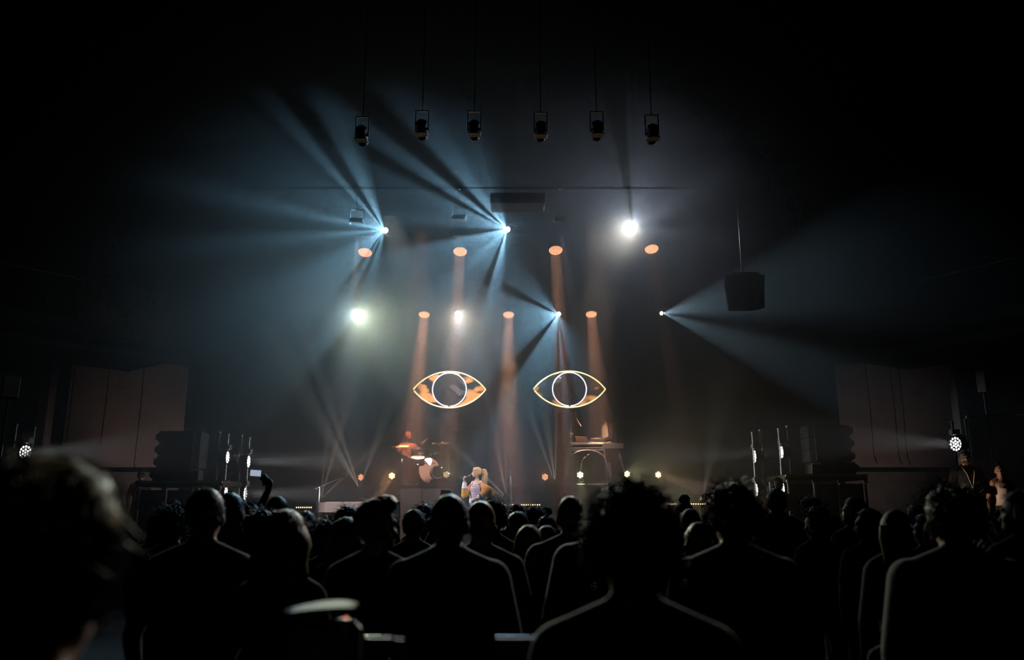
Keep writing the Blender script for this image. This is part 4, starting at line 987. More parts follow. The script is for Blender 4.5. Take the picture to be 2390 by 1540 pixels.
def add_hand(b, w, d, n, curl=.5, side=1, tag='skin', s=1.0):
    """wrist w, pointing d, palm facing n"""
    w = Vector(w); d = Vector(d).normalized(); n = Vector(n); n = (n - d * n.dot(d)).normalized(); l = d.cross(n) * side
    for k in (-1.2, -.4, .4, 1.2): b.cap(w + l * k * .012, w + d * .082 * s + l * k * .02 * s, .016, .013, tag)
    for k, ln in zip((-1.5, -.5, .5, 1.5), (.032, .038, .041, .036)):
        p0 = w + d * .085 * s + l * k * .0195 * s; a = curl
        p1 = p0 + (d * math.cos(a) + n * math.sin(a)) * ln * s; p2 = p1 + (d * math.cos(a * 2.2) + n * math.sin(a * 2.2)) * ln * .85 * s
        b.cap(p0, p1, .0095, .009, tag); b.cap(p1, p2, .009, .0075, tag)
    t0 = w + d * .025 + l * .022 * s; t1 = t0 + (d * .6 + l * .7 + n * .3).normalized() * .045 * s; t2 = t1 + (d * .9 + l * .15 + n * .45 * (1 + curl)).normalized() * .035 * s
    b.cap(t0, t1, .013, .011, tag); b.cap(t1, t2, .0105, .0085, tag)

def standing(girth=1.0, sw=.17, arms=None, sleeve='short', hm=None, female=False, coat=False, collar=False, face=True, legs=True, waist=None, hands=True, beard=None, neck=.056):
    b = Body(); g = girth; hm = hm or Matrix()
    hip = (.165 if not female else .172) * g; wst = (.15 if not female else .128) * g; che = (.172 if not female else .15) * g
    x = .02 if coat else 0
    b.loft([(0, 0, .84, hip * .92 + x, .11 * g + x), (0, 0, .95, hip + x, .118 * g + x), (0, .005, 1.1, wst + x, .105 * g + x), (0, .0, 1.25, che + x, .118 * g + x), (0, -.005, 1.36, che + .012 + x, .112 * g + x), (0, -.008, 1.425, che * .9 + x, .088 * g + x), (0, -.01, 1.465, .1 * g + x, .066 + x * .5), (0, -.01, 1.495, .062 + x, .056)], 'top')
    b.cap((0, -.012, 1.45), hm @ Vector((0, .0, 1.57)), neck * 1.05, neck, 'skin')
    if collar:
        for k in range(10):
            a = 2 * math.pi * k / 10; b.cap((.068 * math.cos(a), -.012 + .06 * math.sin(a), 1.475), (.066 * math.cos(a), -.012 + .058 * math.sin(a), 1.53), .016, .013, 'top')
    add_head(b, hm, 'skin', face, beard)
    arms = arms or {}
    for s, nm in ((-1, 'L'), (1, 'R')):
        el, wr = arms.get(nm, ((s * (sw + .075), -.03, 1.13), (s * (sw + .06), .06, .89)))[:2]
        sh = Vector((s * sw, -.008, 1.40)); el = Vector(el); wr = Vector(wr); r = (.062 + x * .8) * (g if not female else .88)
        b.cap((s * sw * .6, -.01, 1.43), sh, .05 + x, r, 'top'); b.cap((s * .045, -.02, 1.50), (s * sw * .98, -.012, 1.428), .03 + x * .6, .042 + x * .6, 'top')
        mid = sh.lerp(el, .62)
        if sleeve == 'short':
            b.cap(sh, mid, r, r * .95, 'top'); b.cap(mid, el, r * .74, .041, 'skin'); b.cap(el, wr, .041, .027, 'skin')
        elif sleeve == 'none':
            b.ell(sh, (.05, .05, .05), 'skin'); b.cap(sh, el, .047, .038, 'skin'); b.cap(el, wr, .038, .026, 'skin')
        else:
            b.cap(sh, el, r, r * .82, 'top'); b.cap(el, wr, r * .8, r * .62, 'top')
        if hands:
            ex = arms.get(nm); d = (wr - el).normalized()
            hd, hn, hc = (ex[2], ex[3], ex[4]) if ex and len(ex) > 2 else (d, (-s, 0, 0), .5)
            add_hand(b, wr, hd, hn, hc, -s)
    if legs:
        for s in (-1, 1):
            b.cap((s * .088 * g, 0, .9), (s * .1, .015, .5), .088 * g, .06, 'legs'); b.cap((s * .1, .015, .5), (s * .1, -.015, .09), .058, .042, 'legs')
            b.cap((s * .1, -.03, .045), (s * .115, .14, .035), .042, .034, 'shoes')
    return b

# --- hair
def hair_mesh(style, rnd, hm, strands=1.0, spread=0.0):
    """returns an MB in body space"""
    mb = MB(); c0 = Vector((0, -.008, 1.645)); rad = Vector((.077, .097, .105))
    off, nz, nf, sn, sl, curl, lift = {'short': (.013, .005, 18, 750, .024, 0, .42), 'crop': (.006, .002, 30, 1100, .011, 0, .75), 'tousled': (.024, .013, 12, 700, .04, .3, .6), 'curly': (.032, .017, 14, 800, .05, 1, .6),
        'fluffy': (.038, .010, 9, 700, .022, .2, .35), 'afro': (.02, .012, 11, 2600, .032, 1, .85), 'long': (.02, .006, 16, 420, .03, 0, .15), 'ponytail': (.010, .003, 24, 260, .02, 0, .1), 'bun': (.010, .003, 24, 240, .02, 0, .1), 'quiff': (.02, .008, 14, 500, .03, .1, .4), 'bob': (.026, .008, 14, 420, .03, 0, .15)}[style]
    NU, NV = 30, 20; pts = []
    sd = Vector((rnd.random() * 50, rnd.random() * 50, rnd.random() * 50))
    def cover(d):
        low = -.62 if style not in ('afro', 'curly') else -.75
        a = (d.z - low) * 6 if d.y < .15 else min((d.z - low) * 6, (d.z - (.15 + .55 * d.y)) * 7)
        return max(0, min(1, a))
    def rpos(d):
        k = cover(d); e = off + nz * noise.noise(d * nf * .35 + sd) + nz * .6 * noise.noise(d * nf + sd)
        if style == 'quiff': e += .04 * max(0, d.y) * max(0, d.z) * 2
        if style in ('tousled',): e += .015 * max(0, d.z)
        if style in ('afro',): e += .012 * max(0, d.z)
        e = e * k - .012 * (1 - k)
        n = Vector((d.x / rad.x, d.y / rad.y, d.z / rad.z)).normalized()
        return Vector((d.x * rad.x, d.y * rad.y, d.z * rad.z)) + n * e, n, k
    vs = []; fs = []
    for j in range(NV + 1):
        th = math.pi * j / NV
        for i in range(NU):
            ph = 2 * math.pi * i / NU; d = Vector((math.sin(th) * math.cos(ph), math.sin(th) * math.sin(ph), math.cos(th)))
            vs.append(rpos(d)[0] + c0)
    for j in range(NV):
        for i in range(NU):
            k = (i + 1) % NU; fs.append((j * NU + i, (j + 1) * NU + i, (j + 1) * NU + k, j * NU + k))
    mb.add(vs, fs, hm)
    back = lambda z, rx, ry, y: (0, y, z, rx, ry)
    if style in ('long', 'bob'):
        ln = .30 if style == 'long' else .13; w = .012 * spread
        rings = [back(1.70, .085, .095, -.012)]
        for k in range(9):
            u = k / 8; rings.append((.006 * math.sin(k * 1.7), -.03 - .02 * math.sin(u * 2.2), 1.66 - ln * u - .0, .098 + .022 * math.sin(u * math.pi * .9) + w - (.03 * u * u if style == 'long' else .008 * u), .085 - .03 * u))
        rings = sorted(rings, key=lambda q: q[2])
        lb = MB(); lb.loft(rings, 30)
        lb.v = [tuple(Vector(v) + Vector((v[0], v[1] + .03, 0)).normalized() * (.009 * noise.noise(Vector((math.atan2(v[1], v[0]) * 3.5, v[2] * 5, 1)) + sd) + .004 * noise.noise(Vector((math.atan2(v[1], v[0]) * 12, v[2] * 4, 3)) + sd))) for v in lb.v]
        # keep the face open: push front vertices back
        lb.v = [(v[0], min(v[1], .035) if v[2] < 1.66 else v[1], v[2]) for v in lb.v]
        mb.add(lb.v, lb.f, hm)
    if style == 'ponytail':
        mb.ell((0, -.118, 1.66), (.022, .02, .024), 10, 7, hm)
        pts = [(0, -.115, 1.66), (0, -.155, 1.655), (.004, -.165, 1.60), (.006, -.15, 1.52), (0, -.135, 1.44), (.004, -.13, 1.38)]
        mb.path(pts, [.02, .028, .034, .032, .024, .006], 12, mat=hm)
    if style == 'bun': mb.ell((0, -.07, 1.765), (.05, .05, .045), 14, 10, hm); mb.ell((0, -.07, 1.735), (.035, .035, .03), 10, 7, hm)
    # fine strands so that the outline is hairy, not cut out
    n = int(sn * strands)
    for _ in range(n):
        z = rnd.uniform(-.5, 1); ph = rnd.uniform(0, 2 * math.pi); q = math.sqrt(max(0, 1 - z * z)); d = Vector((q * math.cos(ph), q * math.sin(ph), z))
        p, nrm, k = rpos(d)
        if k < .6: continue
        p = p + c0 - nrm * .004
        t = Vector((rnd.gauss(0, .6), rnd.gauss(0, .6) - .2, -.9)); t = (t - nrm * t.dot(nrm)); t = t.normalized() if t.length > 1e-3 else nrm.orthogonal()
        dr = (t * (1 - lift) + nrm * lift * rnd.uniform(.4, 1.2) + Vector((rnd.gauss(0, .15), rnd.gauss(0, .15), rnd.gauss(0, .15)))).normalized(); L = sl * rnd.uniform(.5, 1.5)
        pl = []; S = 5 if curl else 3; a0 = rnd.uniform(0, 6.28); e1 = dr.orthogonal().normalized(); e2 = dr.cross(e1); cr = .011 * curl * rnd.uniform(.5, 1.3)
        for i in range(S + 1):
            u = i / S; w = p + dr * (L * u) + t * (L * .5 * u * u)
            if curl: w = w + (e1 * math.cos(a0 + u * 7) + e2 * math.sin(a0 + u * 7)) * cr * u ** .5
            pl.append(w)
        wd = (.0022 if style in ('afro', 'curly', 'tousled') else .0013)
        mb.path(pl, [wd * (1 - .6 * i / S) for i in range(S + 1)], 3, mat=hm)
    if style in ('long', 'bob'):
        for _ in range(int(260 * strands)):
            x = rnd.uniform(-1, 1); s_ = Vector((x * .105, -.03 - .06 * math.sqrt(1 - x * x) * rnd.uniform(.5, 1.1), 1.62 - rnd.random() * .1)); pl = []
            ln = (.30 if style == 'long' else .14) * rnd.uniform(.6, 1.05); w = rnd.gauss(0, .02)
            for i in range(6):
                u = i / 5; pl.append(s_ + Vector((x * .02 * math.sin(u * 2.6) + w * u * u + .006 * math.sin(u * 9 + x * 9), -.015 * u, -ln * u)))
            mb.path(pl, [.0018] * 5 + [.0007], 3, mat=hm)
    return mb
def cap_mesh(hm):
    mb = MB(); c0 = Vector((0, -.008, 1.645))
    mb.lathe([(.09, -.01), (.092, .03), (.085, .08), (.06, .115), (.02, .128), (.001, .13)], 24, hm @ Matrix.Translation(c0 + Vector((0, 0, .0))) @ Matrix.Diagonal((.95, 1.15, 1, 1)))
    mb.prism([(-.07, .08), (-.075, .13), (-.05, .175), (0, .19), (.05, .175), (.075, .13), (.07, .08)], 0, .008, hm @ Matrix.Translation(c0 + Vector((0, 0, .0))) @ Matrix.Rotation(R(-6), 4, 'X'))
    return mb

def put_person(body, mats, loc, rz, scale, label, group=None, hair=None, hair_mat=None, voxel=.014, name='person', hair_smooth=True, smooth=2):
    me = body.mesh('person_body', mats, voxel, smooth)
    o = bpy.data.objects.new(name, me); COL.objects.link(o); o.location = loc; o.rotation_euler = (0, 0, rz); o.scale = (scale,) * 3
    tag(o, label, 'person', group)
    if hair is not None: hair.build('hair', hair_mat, o, hair_smooth)
    return o

# --- the crowd: photo x of head, photo y of the head top, depth, sex, hair, hair colour, top, options, label
def arm_raise(s, phone_local):
    return None
CROWD = [
 # near figures
 (108, 1056, 1.02, 'f', 'fluffy', H_HONEY, C_BLACK, dict(yaw=-8, strands=1.6, vox=.011), 'big blurred honey-haired head filling the lower left corner'),
 (1470, 1126, 1.95, 'm', 'afro', H_DARK, C_BLACK, dict(strands=1.0, vox=.011, girth=1.06, sw=.185), 'curly-haired person in dark top, large in front at right of centre'),
 (484, 1138, 3.7, 'm', 'crop', H_BLACK, C_CHAR, dict(vox=.011, girth=1.05, sw=.18), 'short-haired man in grey T-shirt in front of the left ladders'),
 (668, 1188, 3.3, 'f', 'long', H_FAIR, C_CHAR, dict(vox=.011, strands=1.8, spread=1.2, sleeve='long'), 'long fair-haired woman left of the pale curved hood'),
 (880, 1160, 3.9, 'm', 'quiff', H_BLACK, C_BLACK, dict(vox=.011, yaw=-45, girth=1.04, sleeve='short'), 'man with a quiff turned to the right, below the drum riser'),
 (1050, 1153, 3.5, 'm', 'crop', H_BROWN, C_BLACK, dict(vox=.011, girth=1.1, sw=.185, coat=True, sleeve='long', collar=True), 'broad man in dark coat at the centre, below the drum kit'),
 (1122, 1168, 4.35, 'm', None, None, C_BLACK, dict(vox=.011, yaw=-25, girth=1.1, skin=SKIN2), 'bald man just right of the broad man in the coat'),
 (1331, 1157, 4.8, 'm', 'crop', H_BLACK, C_BLACK, dict(vox=.012, girth=1.1, sw=.185, coat=True, sleeve='long'), 'short-haired man in dark jacket left of the big curly head'),
 (1425, 1134, 4.0, 'm', 'crop', H_DARK, C_GREY, dict(vox=.012, girth=1.15, sw=.2, coat=True, sleeve='long'), 'person in grey jacket mostly hidden behind the big curly head'),
 (1705, 1126, 3.4, 'm', 'tousled', H_BLACK, C_BLACK, dict(vox=.011, strands=1.2, girth=1.1, sw=.19, coat=True, sleeve='long'), 'tall man with tousled hair left of the right ladders'),
 (1810, 1138, 7.6, 'm', 'crop', H_BLACK, C_CHAR, dict(girth=1.08, coat=True, sleeve='long', collar=True), 'short-haired man in jacket in front of the outer right ladder'),
 (1904, 1180, 6.4, 'f', 'curly', H_BROWN, C_BLACK, dict(yaw=35), 'person with brown curly hair and turned head right of the right ladders'),
 (1992, 1159, 7.3, 'm', 'short', H_DARK, C_GREY, dict(yaw=48, collar=True, sleeve='long', beard=True), 'bearded man in grey collared shirt looking left, at right'),
 (2026, 1186, 5.9, 'm', 'short', H_DARK, C_CHAR, dict(yaw=60), 'man with a bright-rimmed face looking left, beside the fair ponytail'),
 (2087, 1189, 4.6, 'f', 'ponytail', H_FAIR, C_BLACK, dict(vox=.011, yaw=12, hyaw=-50, coat=True, sleeve='long', strands=2), 'fair-haired woman with a low ponytail at right'),
 (2213, 1128, 3.3, 'm', 'curly', H_BLACK, C_BLACK, dict(vox=.012, girth=1.15, sw=.19, coat=True, sleeve='long'), 'tall dark figure in front of the man with the lanyard'),
 (2378, 1143, 4.6, 'm', 'short', H_BLACK, C_CHAR, dict(vox=.012, yaw=40, beard=True), 'bearded man cut by the right photo edge'),
 (2093, 1394, 3.85, 'c', 'short', H_BROWN, C_CHAR, dict(yaw=10), 'short person whose head shows low at the right'),
 # middle and far rows
 (408, 1180, 5.6, 'm', 'curly', H_DARK, C_BLACK, dict(), 'curly dark head left of the short-haired man in grey'),
 (370, 1200, 7.2, 'f', 'bob', H_DARK, C_BLACK, dict(yaw=60, skin=SKIN), 'person showing a pinkish cheek right of the big blurred head'),
 (538, 1149, 5.2, 'f', 'long', H_BLACK, C_BLACK, dict(), 'long dark head right behind the short-haired man in grey'),
 (579, 1172, 6.3, 'm', 'curly', H_BROWN, C_CHAR, dict(), 'brown curly head below the inner left ladder'),
 (613, 1192, 4.9, 'f', 'tousled', H_BROWN, C_OLIVE, dict(), 'wavy brown head left of the long fair-haired woman'),
 (649, 1157, 6.6, 'f', 'ponytail', H_BLACK, C_BLACK, dict(phone='raise'), 'person with one arm raised high holding a lit phone'),
 (713, 1192, 5.9, 'm', 'short', H_DARK, C_CHAR, dict(), 'dark head between the fair-haired woman and the white piano'),
 (766, 1214, 5.6, 'm', 'curly', H_BROWN, C_BLACK, dict(), 'brown curly head below the white piano'),
 (811, 1181, 6.6, 'm', 'tousled', H_DARK, C_BLACK, dict(), 'messy dark head against the white piano'),
 (808, 1206, 5.0, 'f', 'bob', H_BROWN, C_WINE, dict(), 'small head just left of the man with the quiff'),
 (912, 1196, 7.4, 'f', 'long', H_DARK, C_CHAR, dict(phone='chest'), 'person filming with a small phone right of the quiff'),
 (966, 1188, 6.2, 'm', 'short', H_BLACK, C_OLIVE, dict(), 'dark round head left of the broad man in the coat'),
 (990, 1176, 8.2, 'm', 'tousled', H_BROWN, C_CHAR, dict(), 'small brown head against the foot of the drum riser'),
 (1052, 1196, 6.7, 'm', 'short', H_DARK, C_BLACK, dict(phone='above'), 'person hidden behind the broad man, holding up a dark phone'),
 (1151, 1164, 6.1, 'f', 'curly', H_BLACK, C_BLACK, dict(), 'dark curly head just below the singer'),
 (1206, 1175, 9.0, 'm', 'short', H_BLACK, C_BLACK, dict(), 'far dark head in front of the middle LED battens'),
 (1208, 1193, 6.7, 'f', 'bob', H_BLACK, C_NAVY, dict(), 'dark bobbed head right of the singer'),
 (1246, 1180, 8.1, 'm', 'curly', H_DARK, C_CHAR, dict(), 'far curly head below the right end of the middle battens'),
 (1274, 1180, 9.6, 'm', 'crop', H_BLACK, C_BLACK, dict(), 'tiny far head left of the keyboard riser'),
 (1277, 1203, 7.6, 'm', 'tousled', H_BROWN, C_CHAR, dict(), 'light-rimmed wavy head left of the dark jacket'),
 (1276, 1226, 6.1, 'f', 'short', H_BROWN, C_OLIVE, dict(), 'lower light-rimmed head left of the dark jacket'),
 (1233, 1225, 5.2, 'f', 'long', H_FAIR, C_GREY, dict(strands=1.6), 'fair wavy-haired woman right of the coat shoulder'),
 (1594, 1153, 7.0, 'f', 'bun', H_BLACK, C_BLACK, dict(), 'dark head with a top bun right of the big curly head'),
 (1610, 1186, 6.2, 'm', 'crop', H_BROWN, C_CHAR, dict(), 'short-cropped head right of the big curly head'),
 (1631, 1218, 5.0, 'f', 'bob', H_BROWN, C_OLIVE, dict(), 'round brown head left of the tall tousled man'),
 (1655, 1187, 8.4, 'm', 'short', H_DARK, C_BLACK, dict(), 'far dark head under the right LED batten'),
 (1771, 1186, 8.8, 'f', 'short', H_BROWN, C_WINE, dict(yaw=70), 'far head with a reddish cheek below the inner right ladder'),
 (1888, 1157, 8.6, 'm', 'curly', H_BLACK, C_BLACK, dict(), 'far dark head below the right platform legs'),
 (2134, 1176, 8.2, 'm', 'short', H_DARK, C_BLACK, dict(), 'far head above the fair ponytail woman'),
 (2160, 1197, 6.2, 'f', 'long', H_DARK, C_CHAR, dict(yaw=55), 'woman with a side-lit face left of the tall dark figure'),
 (2290, 1194, 7.0, 'f', 'long', H_DARK, C_BLACK, dict(yaw=40), 'woman with wavy hair below the onlooker in white'),
 (2332, 1190, 6.0, 'f', 'curly', H_DARK, C_BLACK, dict(yaw=30), 'curly-haired person left of the bearded man at the edge'),
 (1940, 1200, 8.0, 'f', 'bob', H_DARK, C_BLACK, dict(), 'far bobbed head left of the bearded man in the collared shirt'),
 (1730, 1205, 7.0, 'f', 'short', H_DARK, C_CHAR, dict(), 'far head just right of the tall tousled man'),
 (455, 1205, 7.6, 'f', 'bob', H_DARK, C_BLACK, dict(), 'far bobbed head left of the short-haired man in grey'),
 (1012, 1205, 7.4, 'f', 'short', H_DARK, C_BLACK, dict(), 'far short-haired head left of the broad man in the coat'),
 (1395, 1200, 7.8, 'm', 'short', H_DARK, C_BLACK, dict(), 'far head between the dark jacket and the big curly head'),
]
rnd = random.Random(7)
SCREEN = mat('phone_screen', (.1, .1, .1), .2, 0, emit=(.62, .72, .9), es=.55, noise_s=26, noise_a=.8)
PHONEB = mat('phone_body', (.012, .012, .014), .25)
def phone(loc, rot, lab, lit, size=(.15, .075)):
    t = thing('mobile_phone', lab, 'phone', loc); t.rotation_euler = rot
    mb = MB(); mb.bbox((0, 0, 0), (size[0], .009, size[1]), .004); mb.build('body', PHONEB, t)
    mb = MB(); mb.box((0, -.0052, 0), (size[0] * .86, .001, size[1] * .86)); mb.build('screen', SCREEN if lit else mat('phone_screen_dark', (.02, .02, .025), .15, 0, emit=(.4, .5, .6), es=.03), t)
    mb = MB(); mb.lathe([(.007, 0), (.007, .002), (.001, .0022)], 10, frame((-size[0] * .36, .0045, size[1] * .25), (0, 1, 0))); mb.build('camera_lens', DARKPL, t)
for (px, py, Y, sex, style, hcol, topm, opt, lab) in CROWD:
    top = P(px, py, Y); hb = {'short': .012, 'crop': .006, 'tousled': .036, 'curly': .034, 'fluffy': .04, 'afro': .045, 'long': .02, 'ponytail': .01, 'bun': .06, 'quiff': .024, 'bob': .026, None: 0}[style]
    sc = top.z / (1.75 + hb); 
    hm = head_matrix(opt.get('hyaw', opt.get('yaw', 0)), opt.get('pitch', 0))
    arms = {}
    ph = opt.get('phone')
    if ph == 'raise': arms = {'L': ((-.22, .14, 1.62), (-.155, .20, 1.86), (-.75, .1, .55), (-.3, 1, 0), .6)}
    if ph == 'chest': arms = {'R': ((.24, .1, 1.22), (.17, .27, 1.5), (.0, .1, 1), (-1, .2, 0), .6)}
    if ph == 'above': arms = {'L': ((-.2, .24, 1.45), (-.05, .32, 1.78), (.1, .05, 1), (.2, 1, 0), .6)}
    fem = sex == 'f'
    b = standing(girth=opt.get('girth', .95 if fem else 1.03), sw=opt.get('sw', .15 if fem else .172), arms=arms, sleeve=opt.get('sleeve', 'short' if rnd.random() < .6 else 'long'), hm=hm, female=fem, coat=opt.get('coat', False), collar=opt.get('collar', False), beard='beard' if opt.get('beard') else None)
    mats = dict(skin=opt.get('skin', rnd.choice((SKIN, SKIN, SKIN2))), top=topm, legs=rnd.choice((C_BLACK, C_NAVY, C_DENIM, C_CHAR)), shoes=C_SHOE, beard=hcol)
    hr = hair_mesh(style, rnd, hm, opt.get('strands', .8 if Y < 6 else .55), opt.get('spread', 0)) if style else None
    o = put_person(b, mats, (top.x, Y, 0), R(opt.get('body', rnd.uniform(-8, 8))), sc, lab, 'concert crowd standing before the stage', hr, hcol, opt.get('vox', .016))
    bpy.context.view_layer.update()
    if ph == 'raise':
        q = P(597, 1104, Y + .22); phone(q, (0, R(4), 0), 'lit phone held up high in front of the left ladders', True, (M(29, Y), M(16, Y)))
    if ph == 'chest':
        q = P(925, 1190, Y + .22); phone(q, (0, R(86), 0), 'small phone held up right of the man with the quiff', False, (.14, .07))
    if ph == 'above':
        q = P(1040, 1151, Y + .3); phone(q, (0, R(2), 0), 'black phone held up just above the broad man in the coat', False, (M(23, Y), M(14, Y)))

# --- faces seen from the front get eyes
EYEW = mat('eye_white', (.75, .72, .7), .3); EYED = mat('eye_iris', (.03, .02, .015), .2)
def eyes(o, hm):
    for s in (-1, 1):
        mb = MB(); mb.ell((s * .032, .083, 1.622), (.013, .011, .009), 10, 7, hm); e = mb.build('eye', EYEW, o, True)
        mb = MB(); mb.ell((s * .032, .0925, 1.622), (.006, .003, .006), 8, 6, hm); mb.build('pupil', EYED, e, True)
        mb = MB(); mb.path([hm @ Vector((s * (.018 + .03 * u), .094 - .012 * u, 1.643 + .004 * math.sin(u * 3))) for u in (0, .5, 1)], .0025, 5); mb.build('eyebrow', H_DARK, o, True)
    return o

# singer
MUST = cloth('jacket_mustard', (.55, .27, .04)); JWHITE = cloth('jacket_white', (.75, .68, .66)); JCORAL = cloth('jacket_coral', (.75, .22, .13)); JBLUE = cloth('jacket_blue', (.03, .07, .25)); DEN = cloth('denim_blue', (.06, .17, .36))
STRIPE = bpy.data.materials.new('striped_top'); STRIPE.use_nodes = True; nt = STRIPE.node_tree; bs = nt.nodes['Principled BSDF']; bs.inputs['Roughness'].default_value = .8
tc = nt.nodes.new('ShaderNodeTexCoord'); wvx = nt.nodes.new('ShaderNodeTexWave'); wvx.bands_direction = 'Z'; wvx.inputs['Scale'].default_value = 9.0; cr = nt.nodes.new('ShaderNodeValToRGB'); cr.color_ramp.elements[0].position = .12; cr.color_ramp.elements[0].color = (.05, .03, .08, 1); cr.color_ramp.elements[1].position = .25; cr.color_ramp.elements[1].color = (.55, .47, .58, 1)
nt.links.new(tc.outputs['Object'], wvx.inputs[0]); nt.links.new(wvx.outputs['Fac'], cr.inputs[0]); nt.links.new(cr.outputs[0], bs.inputs['Base Color'])
hm = head_matrix(-34, 6)
b = Body(); b.lips = True
b.loft([(0, 0, .84, .16, .115), (0, 0, .93, .172, .12), (0, 0, 1.02, .145, .105), (0, 0, 1.055, .135, .1)], 'jeans')
b.loft([(0, 0, 1.05, .132, .098), (0, .005, 1.1, .125, .095), (0, .012, 1.2, .14, .108), (0, .022, 1.28, .148, .122), (0, .012, 1.34, .14, .1), (0, 0, 1.365, .12, .085)], 'striped')
b.loft([(0, 0, 1.35, .13, .085), (0, -.005, 1.40, .145, .082), (0, -.01, 1.44, .1, .062), (0, -.01, 1.475, .055, .052)], 'skin')
b.ell((0, 0, 1.045), (.142, .106, .022), 'jwhite')
for s in (-1, 1): b.cap((s * .075, .085, 1.34), (s * .095, .02, 1.445), .011, .01, 'striped'); b.cap((s * .095, .02, 1.445), (s * .09, -.06, 1.4), .01, .01, 'striped')
b.cap((0, -.012, 1.45), hm @ Vector((0, 0, 1.57)), .05, .048, 'skin'); add_head(b, hm)
Rs, Re, Rw = Vector((.15, -.005, 1.41)), Vector((.255, .15, 1.15)), Vector((.165, .215, 1.455))
Ls, Le, Lw = Vector((-.15, -.01, 1.41)), Vector((-.27, -.15, 1.20)), Vector((-.165, .085, 1.07))
for sh, el, wr in ((Rs, Re, Rw), (Ls, Le, Lw)):
    b.ell(sh, (.052, .052, .05), 'skin'); b.cap(sh, el, .044, .038, 'skin'); b.cap(el, wr, .036, .026, 'skin')
# jacket slipped off the shoulders: coral back and upper sleeve, mustard lower sleeve, white cuff, blue band
b.cap(Rs.lerp(Re, .3), Rs.lerp(Re, .62), .058, .075, 'coral'); b.cap(Rs.lerp(Re, .62), Re, .08, .088, 'mustard'); b.cap(Re, Re.lerp(Rw, .38), .086, .074, 'mustard'); b.cap(Re.lerp(Rw, .4), Re.lerp(Rw, .5), .072, .066, 'jblue'); b.cap(Re.lerp(Rw, .52), Re.lerp(Rw, .8), .066, .05, 'jwhite')
b.cap(Ls.lerp(Le, .38), Ls.lerp(Le, .6), .066, .085, 'coral'); b.cap(Ls.lerp(Le, .65), Le + Vector((-.01, -.03, 0)), .1, .112, 'mustard'); b.cap(Le, Le.lerp(Lw, .45), .108, .09, 'mustard'); b.cap(Le.lerp(Lw, .5), Le.lerp(Lw, .6), .08, .074, 'jblue'); b.cap(Le.lerp(Lw, .62), Le.lerp(Lw, .86), .07, .05, 'jwhite')
b.cap((-.16, -.11, 1.33), (.16, -.09, 1.3), .045, .045, 'jwhite'); b.cap((-.15, -.12, 1.24), (.16, -.1, 1.22), .05, .05, 'coral'); b.cap((-.15, -.12, 1.14), (.14, -.11, 1.13), .05, .05, 'mustard'); b.cap((-.13, -.11, 1.04), (.14, -.1, 1.04), .045, .045, 'jwhite')
b.cap((.17, .03, 1.16), (.15, .06, 1.0), .04, .035, 'jwhite'); b.cap((.17, .05, 1.0), (.15, .07, .95), .03, .03, 'jblue')
add_hand(b, Lw, (.35, .6, -.65), (.8, -.2, .3), .5, 1); add_hand(b, Rw, (-.25, .35, .8), (-.7, -.5, .1), 1.15, -1)
for s in (-1, 1):
    b.cap((s * .088, 0, .9), (s * .1, .015, .5), .092, .065, 'jeans'); b.cap((s * .1, .015, .5), (s * .1, -.015, .09), .062, .07, 'jeans'); b.cap((s * .1, -.03, .045), (s * .115, .14, .035), .042, .034, 'shoes')
q = P(1106, 1088, 16); ssc = (q.z - STAGE_Z) / 1.775
LIPS = mat('lips_red', (.5, .12, .1), .35)
so = put_person(b, dict(skin=SKIN, lips=LIPS, striped=STRIPE, jeans=DEN, jwhite=JWHITE, coral=JCORAL, mustard=MUST, jblue=JBLUE, shoes=C_SHOE), (P(1112, 1130, 16).x, 16, STAGE_Z), R(122), ssc, 'singer in a mustard, white and coral jacket singing into a microphone', None, hair_mesh('ponytail', random.Random(3), hm, 2.0), H_BLOND, .0095, 'person')
mb = MB(); mb.path([hm @ Vector(v) for v in ((0, -.11, 1.70), (0, -.165, 1.71), (.0, -.195, 1.64), (.004, -.185, 1.54), (.0, -.165, 1.43), (.004, -.16, 1.33), (0, -.15, 1.27))], [.022, .036, .048, .05, .044, .03, .008], 12)
for k in range(120):
    x, y = random.Random(k).gauss(0, .02), random.Random(k + 500).gauss(0, .02)
    mb.path([hm @ Vector((x * .6, -.16 + y * .5, 1.70)), hm @ Vector((x * 1.6, -.2 + y, 1.62)), hm @ Vector((x * 2, -.185 + y * 1.5, 1.48)), hm @ Vector((x * 2, -.165 + y * 1.6, 1.3 - abs(x)))], [.003, .003, .003, .001], 3)
mb.build('ponytail', H_BLOND, so, True)
mb = MB()
for s_ in (-1, 1):
    for k in range(5):
        x0 = s_ * (.03 + .012 * k); mb.path([hm @ Vector(v) for v in ((x0 * .5, .075 - .01 * k, 1.735), (x0 * 1.5, .088 - .014 * k, 1.70), (s_ * (.076 + .003 * k), .07 - .022 * k, 1.655), (s_ * (.088 + .002 * k), .045 - .02 * k, 1.60), (s_ * (.082 + .004 * k), .04 - .018 * k, 1.545 - .012 * (k % 3)))], [.006, .011, .012, .01, .003], 7)
mb.build('side_locks', H_BLOND, so, True)
mb = MB(); mb.ell((0, -.125, 1.70), (.03, .022, .03), 12, 8, hm); mb.build('hair_tie', JCORAL, so, True)
eyes(so, hm)
bpy.context.view_layer.update()
mouth = so.matrix_world @ (hm @ Vector((0, .112, 1.555))); hand = so.matrix_world @ (Rw + Vector((-.03, .035, .075)))
mdir = (mouth - hand).normalized(); dv = mdir * .24; md1 = mouth - mdir * .055
t = thing('handheld_microphone', "black microphone held to the singer's mouth", 'microphone', md1 - mdir * .08)
mb = MB(); mb.tube(-dv * .5, dv * .32, .011, .015, 12); mb.build('handle', BLACKM, t, True)
